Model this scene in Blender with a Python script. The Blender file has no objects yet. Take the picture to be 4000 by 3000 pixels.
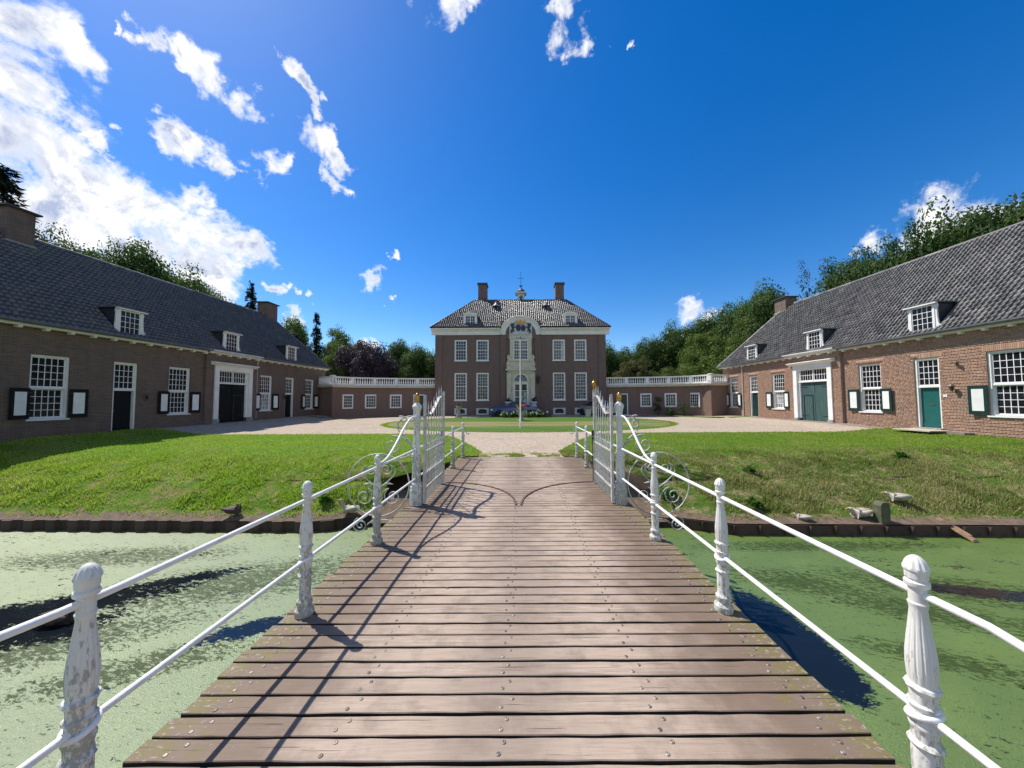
import bpy, bmesh, math, random
import numpy as np
from mathutils import Vector, Matrix, Euler
R = math.radians
S = bpy.context.scene
COL = S.collection
random.seed(7); RNG = np.random.default_rng(7)

# ---------------------------------------------------------------- camera
cam = bpy.data.cameras.new('camera'); co = bpy.data.objects.new('camera', cam); COL.objects.link(co)
co.location = (0, 0, 1.8)
co.rotation_euler = (Matrix.Rotation(math.pi / 2 + math.atan(63 / 1338), 3, 'X') @ Matrix.Rotation(R(-.27), 3, 'Z')).to_euler()
cam.sensor_width = 36; cam.lens = 12.042; cam.shift_x = -.0095; cam.clip_start = 0.05; cam.clip_end = 2000
S.camera = co
S.render.resolution_x, S.render.resolution_y = 1024, 768

# ---------------------------------------------------------------- exposure
S.view_settings.view_transform = 'Standard'; S.view_settings.look = 'None'
S.view_settings.exposure = 0.36; S.view_settings.gamma = 1; S.view_settings.use_curve_mapping = False

# ---------------------------------------------------------------- node helpers
def new(nt, typ, inp=None, **props):
    n = nt.nodes.new(typ)
    for k, v in props.items(): setattr(n, k, v)
    for k, v in (inp or {}).items():
        s = n.inputs[k]
        if isinstance(v, bpy.types.NodeSocket): nt.links.new(v, s)
        else: s.default_value = v
    return n
def c4(c): return (c[0], c[1], c[2], 1) if len(c) == 3 else c
def math_(nt, op, a, b=0.0, c=0.0, clamp=False):
    n = new(nt, 'ShaderNodeMath', {0: a, 1: b, 2: c}, operation=op); n.use_clamp = clamp
    return n.outputs[0]
def mix(nt, f, a, b, blend='MIX'):
    n = nt.nodes.new('ShaderNodeMix'); n.data_type = 'RGBA'; n.blend_type = blend
    for s, v in ((n.inputs[0], f), (n.inputs[6], a), (n.inputs[7], b)):
        if isinstance(v, bpy.types.NodeSocket): nt.links.new(v, s)
        else: s.default_value = c4(v) if isinstance(v, (tuple, list)) else v
    return n.outputs[2]
def maprange(nt, v, a, b, c=0.0, d=1.0, smooth=False):
    return new(nt, 'ShaderNodeMapRange', {0: v, 1: a, 2: b, 3: c, 4: d}, interpolation_type='SMOOTHSTEP' if smooth else 'LINEAR').outputs[0]
def noise(nt, vec, scale, detail=4, rough=.55, dist=0, out=0):
    i = {'Scale': scale, 'Detail': detail, 'Roughness': rough, 'Distortion': dist}
    if vec is not None: i['Vector'] = vec
    return new(nt, 'ShaderNodeTexNoise', i).outputs[out]

# ---------------------------------------------------------------- world: clear summer sky with fair-weather clouds
W = bpy.data.worlds.new('World'); S.world = W; W.use_nodes = True
nt = W.node_tree; nt.nodes.clear()
SUN_EL, SUN_AZ = R(55), math.atan2(-.85, .53)      # azimuth measured from +Y towards +X
sky = new(nt, 'ShaderNodeTexSky', sky_type='NISHITA', sun_disc=False)
sky.sun_elevation = SUN_EL; sky.sun_rotation = SUN_AZ
sky.altitude = 50; sky.air_density = 1.0; sky.dust_density = 0.25; sky.ozone_density = 3.0
hs = new(nt, 'ShaderNodeHueSaturation', {'Hue': .508, 'Saturation': 1.42, 'Value': 1.36, 'Color': sky.outputs[0]})
tc = new(nt, 'ShaderNodeTexCoord').outputs['Generated']
CLOUDS= [(-0.705,0.462,0.538,0.051),(-0.736,0.471,0.486,0.049),(-0.676,0.489,0.551,0.028),(-0.741,0.494,0.455,0.051),(-0.735,0.516,0.441,0.035),(-0.782,0.498,0.375,0.062),(-0.768,0.533,0.355,0.052),(-0.75,0.565,0.344,0.049),(-0.791,0.536,0.296,0.067),(-0.724,0.597,0.346,0.056),(-0.688,0.624,0.37,0.044),(-0.718,0.631,0.294,0.067),(-0.672,0.661,0.335,0.06),(-0.64,0.685,0.348,0.05),(-0.605,0.724,0.331,0.04),(-0.67,0.69,0.273,0.059),(-0.638,0.719,0.274,0.039),(-0.659,0.641,0.394,0.027),(-0.603,0.514,0.61,0.019),(-0.622,0.499,0.604,0.008),(-0.575,0.548,0.608,0.022),(-0.565,0.567,0.6,0.023),(-0.553,0.585,0.593,0.025),(-0.546,0.606,0.578,0.026),(-0.539,0.63,0.559,0.027),(-0.59,0.556,0.585,0.013),(-0.628,0.62,0.47,0.024),(-0.607,0.639,0.472,0.025),(-0.593,0.653,0.471,0.016),(-0.545,0.673,0.5,0.025),(-0.535,0.692,0.484,0.027),(-0.51,0.696,0.506,0.019),(-0.458,0.587,0.668,0.008),(-0.451,0.607,0.655,0.01),(-0.431,0.629,0.647,0.02),(-0.425,0.648,0.632,0.019),(-0.419,0.67,0.614,0.016),(-0.401,0.654,0.642,0.014),(-0.448,0.688,0.57,0.031),(-0.426,0.709,0.562,0.035),(-0.402,0.718,0.569,0.02),(-0.405,0.745,0.531,0.024),(-0.431,0.755,0.495,0.023),(-0.408,0.771,0.489,0.018),(-0.141,0.625,0.767,0.038),(-0.112,0.635,0.764,0.029),(-0.093,0.629,0.772,0.023),(0.095,0.632,0.769,0.027),(0.108,0.65,0.752,0.031),(0.125,0.668,0.733,0.024),(0.082,0.628,0.774,0.018),(0.209,0.664,0.718,0.008),(-0.372,0.872,0.318,0.025),(-0.5,0.829,0.251,0.01),(-0.537,0.806,0.25,0.014),(-0.561,0.786,0.26,0.014),(-0.324,0.868,0.377,0.011),(-0.412,0.9,0.142,0.026),(-0.559,0.809,0.184,0.022),(-0.352,0.898,0.265,0.008),(0.743,0.579,0.337,0.047),(0.762,0.564,0.32,0.047),(0.737,0.602,0.308,0.041),(0.779,0.549,0.303,0.036),(0.691,0.655,0.307,0.027),(0.707,0.637,0.308,0.022),(0.68,0.672,0.292,0.02),(0.438,0.869,0.229,0.033),(0.477,0.854,0.208,0.03),(0.403,0.902,0.157,0.026),(-0.681,0.569,0.461,0.013),(-0.684,0.579,0.445,0.009),(-0.715,0.559,0.42,0.014),(-0.721,0.546,0.426,0.016)]
wn = new(nt, 'ShaderNodeTexNoise', {'Vector': tc, 'Scale': 7.0, 'Detail': 7, 'Roughness': .62}).outputs['Color']
warp = new(nt, 'ShaderNodeVectorMath', {0: new(nt, 'ShaderNodeVectorMath', {0: wn, 1: (.5, .5, .5)}, operation='SUBTRACT').outputs[0], 'Scale': .20}, operation='SCALE').outputs[0]
wt = new(nt, 'ShaderNodeVectorMath', {0: tc, 1: warp}, operation='ADD').outputs[0]
acc = None
for dx, dy, dz, a in CLOUDS:
    d = new(nt, 'ShaderNodeVectorMath', {0: wt, 1: (dx, dy, dz)}, operation='DISTANCE').outputs['Value']
    m = maprange(nt, d, 0.0, a * 1.75, 1.0, 0.0)
    acc = m if acc is None else math_(nt, 'MAXIMUM', acc, m)
# beyond the frame: scattered clouds of the same kind
sep = new(nt, 'ShaderNodeSeparateXYZ', {0: tc})
rest = maprange(nt, sep.outputs[1], .35, -.1, 0, 1)
gen = math_(nt, 'MULTIPLY', rest, maprange(nt, noise(nt, tc, 1.9, 3), .42, .68, 0, .9))
acc = math_(nt, 'MAXIMUM', acc, gen)
def dens(v):
    n1 = noise(nt, v, 10, 10, .64, .5); n2 = noise(nt, v, 30, 6, .62)
    return math_(nt, 'ADD', math_(nt, 'MULTIPLY_ADD', n1, 3.2, -1.6), math_(nt, 'MULTIPLY_ADD', n2, .9, -.45))
n0 = dens(tc)
n_sun = dens(new(nt, 'ShaderNodeVectorMath', {0: tc, 1: (-.016, .008, .028)}, operation='ADD').outputs[0])
den = math_(nt, 'ADD', math_(nt, 'MULTIPLY_ADD', acc, 1.75, -.34), n0)
den = math_(nt, 'MULTIPLY', den, maprange(nt, acc, 0.03, .2, 0, 1))
alpha = maprange(nt, den, .0, .92, 0, 1, True)
thick = maprange(nt, den, .40, 1.15)
shade = math_(nt, 'MULTIPLY', thick, maprange(nt, math_(nt, 'SUBTRACT', n_sun, n0), -.30, .25))
ccol = mix(nt, shade, (1.0, 1.0, 1.0), (.42, .49, .68))
b1 = new(nt, 'ShaderNodeBackground', {'Color': hs.outputs[0], 'Strength': .092})
b2 = new(nt, 'ShaderNodeBackground', {'Color': ccol, 'Strength': .88})
ms = new(nt, 'ShaderNodeMixShader', {0: alpha, 1: b1.outputs[0], 2: b2.outputs[0]})
new(nt, 'ShaderNodeOutputWorld', {0: ms.outputs[0]})

# ---------------------------------------------------------------- sun
sl = bpy.data.lights.new('sun', 'SUN'); sl.energy = 5.0; sl.angle = R(.5); sl.color = (1, .95, .87)
so = bpy.data.objects.new('sun', sl); COL.objects.link(so)
LDIR = Vector((math.sin(SUN_AZ) * math.cos(SUN_EL), math.cos(SUN_AZ) * math.cos(SUN_EL), math.sin(SUN_EL)))
so.rotation_euler = LDIR.to_track_quat('Z', 'Y').to_euler(); so.location = (-20, 10, 40)

# ---------------------------------------------------------------- materials
MATS = {}
def begin(name):
    m = bpy.data.materials.new(name); m.use_nodes = True
    nt = m.node_tree; nt.nodes.clear()
    MATS[name] = m
    return m, nt
def finish(nt, col, rough=.6, bump=None, bstr=.3, metal=0.0, spec=.5, extra=None, bdist=.02, coat=0.0):
    p = new(nt, 'ShaderNodeBsdfPrincipled', {'Roughness': rough, 'Metallic': metal, 'Specular IOR Level': spec, 'Coat Weight': coat, 'Coat Roughness': .30 if coat == .5 else .05})
    if isinstance(col, bpy.types.NodeSocket): nt.links.new(col, p.inputs['Base Color'])
    else: p.inputs['Base Color'].default_value = c4(col)
    if bump is not None:
        b = new(nt, 'ShaderNodeBump', {'Height': bump, 'Strength': bstr, 'Distance': bdist})
        nt.links.new(b.outputs[0], p.inputs['Normal'])
    new(nt, 'ShaderNodeOutputMaterial', {0: p.outputs[0]})
    return p
def ocoord(nt): return new(nt, 'ShaderNodeTexCoord').outputs['Object']
def scaled(nt, v, s): return new(nt, 'ShaderNodeVectorMath', {0: v, 1: s}, operation='MULTIPLY').outputs[0]
def rnd(nt):
    a = new(nt, 'ShaderNodeObjectInfo').outputs['Random']; b = new(nt, 'ShaderNodeNewGeometry').outputs['Random Per Island']
    return math_(nt, 'FRACT', math_(nt, 'MULTIPLY_ADD', a, 7.3, b))
def simple(name, a, b, scale=4, rough=.6, bs=0.0, bscale=60, metal=0, spec=.5, island=0.0, coat=0.0, stretch=(1, 1, 1), lo=.35, hi=.65):
    """two tones of one thing mixed by noise, a little tone shift from piece to piece"""
    m, nt = begin(name); v = scaled(nt, ocoord(nt), stretch)
    f = maprange(nt, noise(nt, v, scale, 5, .6), lo, hi)
    c = mix(nt, f, a, b)
    if island:
        r = rnd(nt); k = maprange(nt, r, 0, 1, 1 - island, 1 + island)
        c = mix(nt, 1.0, c, new(nt, 'ShaderNodeCombineColor', {0: k, 1: k, 2: k}).outputs[0], 'MULTIPLY')
    finish(nt, c, rough, noise(nt, v, bscale, 4) if bs else None, bs, metal, spec, coat=coat)
    return m
simple('white_paint', (.80, .79, .76), (.70, .69, .65), 2, .45, .06, 30)
simple('cream_paint', (.66, .60, .46), (.55, .50, .38), 2, .6, .1, 30)
simple('stone_cream', (.64, .57, .43), (.50, .45, .34), 3, .75, .25, 25)
simple('stone_grey', (.34, .33, .30), (.22, .22, .19), 5, .85, .3, 30)
simple('grey_stucco_white', (.62, .62, .60), (.50, .50, .49), 3, .7, .15, 25)
simple('mortar', (.31, .235, .175), (.24, .18, .14), 6, .9, .2, 60)
simple('dark_green_paint', (.010, .040, .036), (.007, .028, .026), 3, .35, .04)
simple('shaded_green_paint', (.005, .008, .010), (.004, .006, .008), 3, .5, .04, spec=.2)  # green of the left front's doors and shutters, its shade put into the colour
simple('teal_paint', (.012, .115, .105), (.010, .09, .085), 3, .38, .04)
simple('barn_green_paint', (.038, .085, .082), (.085, .13, .12), 3, .55, .1, 30, stretch=(4, 4, .35), lo=.5, hi=.72)
simple('black_iron', (.015, .015, .016), (.03, .028, .026), 8, .5, .1)
simple('rust_iron', (.075, .040, .030), (.12, .06, .04), 20, .75, .3, 80)
simple('bronze', (.20, .14, .09), (.12, .09, .06), 12, .5, .1, metal=.6)
simple('zinc', (.16, .17, .18), (.10, .105, .115), 4, .5, .05, metal=.3)
simple('lead_dark', (.035, .037, .042), (.06, .06, .065), 5, .5, .1)
simple('slate_board', (.020, .022, .028), (.035, .036, .042), 6, .55, .1)
simple('gold', (.62, .36, .07), (.40, .20, .03), 25, .32, .1, metal=.85)
simple('heraldic_blue', (.018, .035, .12), (.012, .022, .08), 8, .5, .05)
simple('heraldic_green', (.020, .050, .052), (.012, .03, .034), 8, .5, .05)
simple('soil', (.17, .115, .07), (.09, .065, .045), 7, .95, .5, 45)
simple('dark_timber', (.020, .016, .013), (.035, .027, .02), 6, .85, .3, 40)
simple('pile_wood', (.085, .043, .030), (.045, .025, .018), 5, .75, .3, 40, island=.25)
simple('driftwood', (.38, .24, .14), (.22, .14, .085), 6, .8, .3, 40, stretch=(1, 6, 6))
simple('mossy_wood', (.13, .12, .07), (.06, .07, .035), 7, .9, .4, 30)
simple('bark', (.07, .055, .04), (.035, .028, .022), 6, .9, .5, 25)
simple('bolt_metal', (.26, .23, .19), (.10, .08, .065), 60, .5, 0, metal=.35, island=.5)
simple('tyre_rubber', (.012, .012, .012), (.02, .02, .02), 20, .8)
simple('chrome', (.55, .55, .56), (.45, .45, .46), 20, .2, 0, metal=.95)
simple('car_blue', (.028, .052, .19), (.025, .046, .165), 3, .3, 0, coat=.8)
simple('car_silver', (.46, .47, .50), (.42, .43, .46), 3, .3, 0, metal=.5, coat=.8)
simple('lamp_red', (.35, .02, .015), (.3, .015, .01), 20, .25)
simple('white_feather', (.52, .46, .37), (.33, .28, .22), 14, .8, .2, 60)
simple('brown_feather', (.10, .065, .045), (.035, .028, .025), 18, .75, .3, 60)
simple('bill_yellow', (.45, .30, .08), (.30, .18, .05), 20, .5)
simple('poster_green', (.10, .36, .12), (.55, .62, .50), 9, .6, lo=.45, hi=.55)
simple('paper_white', (.75, .75, .72), (.70, .70, .67), 3, .7)
simple('ink', (.05, .05, .05), (.06, .06, .06), 3, .7)
simple('petal_white', (.72, .74, .60), (.50, .55, .36), 12, .7, .3, 40, island=.2)
simple('petal_red', (.42, .03, .06), (.55, .10, .12), 9, .7, .3, 40, island=.3)
simple('petal_yellow', (.55, .38, .06), (.45, .22, .04), 9, .7, .3, 40, island=.3)
simple('pale_slab', (.50, .44, .34), (.40, .35, .27), 4, .85, .2, 40)
simple('paving', (.26, .20, .16), (.19, .155, .125), 8, .9, .4, 30)

def glass(name, c, rough=.04):
    m, nt = begin(name)
    r = rnd(nt); v = ocoord(nt)
    k = maprange(nt, r, 0, 1, .6, 1.5)
    col = mix(nt, 1.0, c, new(nt, 'ShaderNodeCombineColor', {0: k, 1: k, 2: k}).outputs[0], 'MULTIPLY')
    finish(nt, col, rough, noise(nt, v, 3.0, 2), .12, spec=.6, bdist=.05)
    return m
glass('pane_dark', (.010, .011, .016)); glass('pane_curtain', (.30, .30, .30), .12); glass('pane_half', (.06, .065, .08), .06)
glass('car_glass', (.012, .014, .018))

def painted_iron(name):
    """white paint gone chalky, dirty streaks and green growth low down and in patches"""
    m, nt = begin(name); v = ocoord(nt)
    a = noise(nt, scaled(nt, v, (15, 15, 6)), 2.4, 9, .74)
    b = noise(nt, scaled(nt, v, (40, 40, 12)), 2.0, 5, .7)
    z = new(nt, 'ShaderNodeSeparateXYZ', {0: v}).outputs[2]
    low = maprange(nt, z, 0, 1.0, .15, -.035)
    oi = new(nt, 'ShaderNodeObjectInfo').outputs['Random']
    low = math_(nt, 'ADD', low, maprange(nt, oi, 0, 1, -.07, .05))
    f = math_(nt, 'MULTIPLY', maprange(nt, math_(nt, 'ADD', a, low), .54, .595), .75)
    c = mix(nt, f, (.64, .63, .58), (.27, .255, .205))
    g = maprange(nt, math_(nt, 'ADD', b, low), .66, .76)
    c = mix(nt, math_(nt, 'MULTIPLY', g, .8), c, (.14, .135, .085))
    ru = math_(nt, 'MULTIPLY', maprange(nt, noise(nt, scaled(nt, v, (30, 30, 9)), 1.0, 5, .7), .60, .70), .7)
    c = mix(nt, ru, c, (.20, .12, .07))
    finish(nt, c, maprange(nt, f, 0, 1, .5, .85), math_(nt, 'SUBTRACT', b, f), .35, bdist=.003)
    return m
painted_iron('post_paint')
simple('rail_paint', (.78, .77, .74), (.66, .65, .61), 9, .4, .1, 80, lo=.45, hi=.7)
simple('gate_paint', (.56, .55, .51), (.30, .29, .245), 12, .5, .2, 60, lo=.42, hi=.7)

def bricks(name, c1, c2, mo, var, mot):
    """far brickwork: courses 65 mm high, too far off to tell the bricks apart"""
    m, nt = begin(name); s = new(nt, 'ShaderNodeSeparateXYZ', {0: ocoord(nt)})
    v = new(nt, 'ShaderNodeCombineXYZ', {0: math_(nt, 'ADD', s.outputs[0], s.outputs[1]), 1: s.outputs[2]}).outputs[0]
    br = new(nt, 'ShaderNodeTexBrick', {'Vector': v, 'Color1': c4(c1), 'Color2': c4(c2), 'Mortar': c4(mo), 'Scale': 1.0,
             'Mortar Size': .007, 'Mortar Smooth': .3, 'Bias': 0.0, 'Brick Width': .225, 'Row Height': .065})
    n = noise(nt, v, .55, 6, .62); n2 = noise(nt, scaled(nt, v, (1.2, .25, 1)), 2.2, 5, .6)
    c = mix(nt, maprange(nt, n, .35, .68, 0, var), br.outputs[0], mot)
    c = mix(nt, maprange(nt, n2, .5, .75, 0, .45), c, tuple(x * .55 for x in mot))
    finish(nt, c, .85, br.outputs[1], -.5, bdist=.01)
    return m
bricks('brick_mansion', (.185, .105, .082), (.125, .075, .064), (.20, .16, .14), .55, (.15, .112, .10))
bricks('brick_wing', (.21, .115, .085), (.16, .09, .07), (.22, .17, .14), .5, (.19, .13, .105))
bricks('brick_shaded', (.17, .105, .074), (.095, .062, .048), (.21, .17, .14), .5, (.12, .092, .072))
def brick_piece():
    m, nt = begin('brick_piece'); r = rnd(nt); v = ocoord(nt)
    geo = new(nt, 'ShaderNodeNewGeometry').outputs['Position']
    ra = nt.nodes.new('ShaderNodeValToRGB'); nt.links.new(r, ra.inputs[0])
    e = ra.color_ramp.elements
    e[0].color = (.26, .15, .105, 1); e[1].position = 1; e[1].color = (.46, .30, .20, 1)
    for p, c in ((.25, (.37, .215, .145, 1)), (.5, (.41, .25, .168, 1)), (.7, (.33, .185, .125, 1)), (.85, (.38, .24, .17, 1))):
        x = e.new(p); x.color = c
    st = noise(nt, geo, .8, 6, .65)
    c = mix(nt, maprange(nt, st, .48, .72, 0, .55), ra.outputs[0], (.27, .20, .165))
    finish(nt, c, .85, noise(nt, geo, 45, 4), .3, bdist=.006)
brick_piece()

def tile(name, ramp, rough, spec, lich):
    m, nt = begin(name); r = rnd(nt); geo = new(nt, 'ShaderNodeNewGeometry').outputs['Position']
    ra = nt.nodes.new('ShaderNodeValToRGB'); nt.links.new(r, ra.inputs[0])
    e = ra.color_ramp.elements; e[0].color = c4(ramp[0]); e[1].color = c4(ramp[-1])
    for i, c in enumerate(ramp[1:-1]): e.new((i + 1) / (len(ramp) - 1)).color = c4(c)
    n = noise(nt, geo, 7, 6, .65); n2 = noise(nt, geo, .6, 4)
    c = mix(nt, maprange(nt, n, .52, .72, 0, lich), ra.outputs[0], (.30, .29, .25))
    c = mix(nt, maprange(nt, n2, .5, .7, 0, .35), c, (.055, .052, .045))
    finish(nt, c, maprange(nt, n, .3, .7, rough - .06, rough + .12), noise(nt, geo, 60, 3), .15, spec=spec, bdist=.004, coat=0.0)
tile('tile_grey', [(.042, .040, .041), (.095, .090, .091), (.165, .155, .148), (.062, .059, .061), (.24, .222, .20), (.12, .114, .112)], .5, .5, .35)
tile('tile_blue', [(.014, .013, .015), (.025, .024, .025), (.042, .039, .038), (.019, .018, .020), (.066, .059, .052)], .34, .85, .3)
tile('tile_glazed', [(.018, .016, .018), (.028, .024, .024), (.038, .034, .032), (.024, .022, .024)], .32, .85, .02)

def deck():
    """weathered hardwood planks: pale where people walk, brown and mossy toward the ends and along the middle"""
    m, nt = begin('deck_plank'); v = ocoord(nt); oi = new(nt, 'ShaderNodeObjectInfo')
    off = new(nt, 'ShaderNodeVectorMath', {0: oi.outputs['Location'], 1: (0.0, 1.0, 0)}, operation='MULTIPLY').outputs[0]
    rv = math_(nt, 'MULTIPLY', oi.outputs['Random'], 57.0)
    gv = new(nt, 'ShaderNodeVectorMath', {0: scaled(nt, v, (2.2, 42, 42)), 1: new(nt, 'ShaderNodeCombineXYZ', {0: rv, 1: rv, 2: rv}).outputs[0]}, operation='ADD').outputs[0]
    grain = noise(nt, gv, 1.0, 6, .68, .6); fine = noise(nt, scaled(nt, gv, (2.2, 3, 3)), 1.0, 5, .68)
    x = new(nt, 'ShaderNodeSeparateXYZ', {0: v}).outputs[0]
    wv = new(nt, 'ShaderNodeVectorMath', {0: v, 1: off}, operation='ADD').outputs[0]
    wob = math_(nt, 'MULTIPLY_ADD', noise(nt, scaled(nt, wv, (1, .8, 1)), 2.6, 5, .65), 1.2, -.6)
    ax = math_(nt, 'ABSOLUTE', x)
    edge = maprange(nt, math_(nt, 'ADD', ax, wob), .78, 1.5, 0, 1, True)
    mid = maprange(nt, math_(nt, 'ADD', math_(nt, 'ABSOLUTE', math_(nt, 'SUBTRACT', x, .05)), math_(nt, 'MULTIPLY', wob, .8)), .55, .12, 0, .75, True)
    base = mix(nt, maprange(nt, grain, .3, .7), (.475, .375, .295), (.245, .178, .130))
    base = mix(nt, maprange(nt, oi.outputs['Random'], 0, 1, 0, .95), base, (.37, .285, .215))
    dirt = mix(nt, fine, (.20, .135, .090), (.095, .064, .044))
    c = mix(nt, math_(nt, 'MULTIPLY', edge, .92), base, dirt)
    c = mix(nt, math_(nt, 'MULTIPLY', mid, .65), c, (.185, .140, .108))
    mo = maprange(nt, math_(nt, 'ADD', noise(nt, wv, 9, 6, .7), maprange(nt, ax, 1.3, 1.95, -.15, .13)), .52, .62)
    c = mix(nt, math_(nt, 'MULTIPLY', mo, .75), c, (.15, .13, .035))
    li = maprange(nt, math_(nt, 'ADD', noise(nt, scaled(nt, wv, (1, 1.6, 1)), 24, 5, .7), maprange(nt, ax, .9, 1.9, -.2, .05)), .60, .66)
    c = mix(nt, math_(nt, 'MULTIPLY', li, .65), c, (.38, .36, .30))
    c = mix(nt, maprange(nt, fine, .50, .68, 0, .42), c, (.16, .11, .08))
    blot = noise(nt, wv, 3.2, 5, .65)
    c = mix(nt, maprange(nt, blot, .50, .66, 0, .6), c, (.18, .132, .100))
    cr = maprange(nt, noise(nt, scaled(nt, gv, (.5, 1.6, 1.6)), 1.0, 3, .5, 1.2), .30, .345, 1, 0)
    c = mix(nt, math_(nt, 'MULTIPLY', cr, .75), c, (.06, .04, .03))
    finish(nt, c, .72, math_(nt, 'SUBTRACT', grain, math_(nt, 'MULTIPLY', cr, .8)), .45, spec=.4, bdist=.004)
deck()

def lawn(name, tones, dry, sc=1.0):
    m, nt = begin(name); v = ocoord(nt)
    a = noise(nt, v, 1.1 * sc, 6, .62); b = noise(nt, scaled(nt, v, (1, 1.6, 1)), 9 * sc, 6, .68); f = noise(nt, v, 70, 4, .7)
    c = mix(nt, maprange(nt, a, .35, .65), tones[0], tones[1])
    c = mix(nt, maprange(nt, b, .42, .66), c, tones[2])
    c = mix(nt, maprange(nt, noise(nt, v, .5 * sc, 5, .6), .56, .70, 0, .8), c, dry)
    c = mix(nt, maprange(nt, f, .4, .7, 0, .5), c, tuple(x * .45 for x in tones[0]))
    cl = noise(nt, scaled(nt, v, (1, 1.3, 1)), 3.2 * sc, 5, .65); sl = maprange(nt, new(nt, 'ShaderNodeSeparateXYZ', {0: v}).outputs[1], 11.0, 12.6, 1, .15)
    c = mix(nt, math_(nt, 'MULTIPLY', sl, maprange(nt, cl, .48, .62)), c, dry)
    finish(nt, c, .9, math_(nt, 'ADD', f, math_(nt, 'MULTIPLY', b, 1.5)), .8, spec=.15, bdist=.05)
lawn('lawn', [(.12, .225, .018), (.16, .28, .026), (.09, .165, .018)], (.28, .23, .09))
lawn('lawn_dry', [(.095, .18, .018), (.13, .22, .028), (.06, .105, .018)], (.30, .235, .12))
lawn('wild_grass', [(.045, .085, .014), (.07, .105, .022), (.085, .080, .032)], (.15, .12, .05), 1.3)
def oval():
    """short summer turf, sun-scorched in bands"""
    m, nt = begin('oval_turf'); v = ocoord(nt)
    b = noise(nt, scaled(nt, v, (.12, 1.0, 1)), 1.3, 5, .6); f = noise(nt, v, 30, 5, .7)
    y = new(nt, 'ShaderNodeSeparateXYZ', {0: v}).outputs[1]
    band = maprange(nt, math_(nt, 'ABSOLUTE', math_(nt, 'SUBTRACT', y, 23.4)), 3.6, 1.2, -.2, .12)
    c = mix(nt, maprange(nt, math_(nt, 'ADD', b, band), .46, .64), (.068, .135, .022), (.235, .20, .085))
    c = mix(nt, maprange(nt, f, .4, .7, 0, .5), c, (.05, .08, .018))
    finish(nt, c, .9, f, .5, spec=.15, bdist=.03)
oval()
def gravel():
    m, nt = begin('gravel'); v = ocoord(nt)
    vo = new(nt, 'ShaderNodeTexVoronoi', {'Vector': v, 'Scale': 26.0})
    vb = new(nt, 'ShaderNodeTexVoronoi', {'Vector': v, 'Scale': 9.0, 'Randomness': 1.0})
    a = noise(nt, v, .6, 6, .6); b = noise(nt, v, 6, 5, .7)
    g = new(nt, 'ShaderNodeSeparateColor', {0: vo.outputs['Color']}).outputs[0]
    c = mix(nt, g, (.27, .218, .165), (.53, .44, .34))
    c = mix(nt, maprange(nt, b, .40, .70, 0, .55), c, (.26, .20, .155))
    c = mix(nt, maprange(nt, a, .52, .72, 0, .5), c, (.25, .205, .15))
    finish(nt, c, .95, vo.outputs['Distance'], .7, spec=.2, bdist=.02)
gravel()
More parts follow.
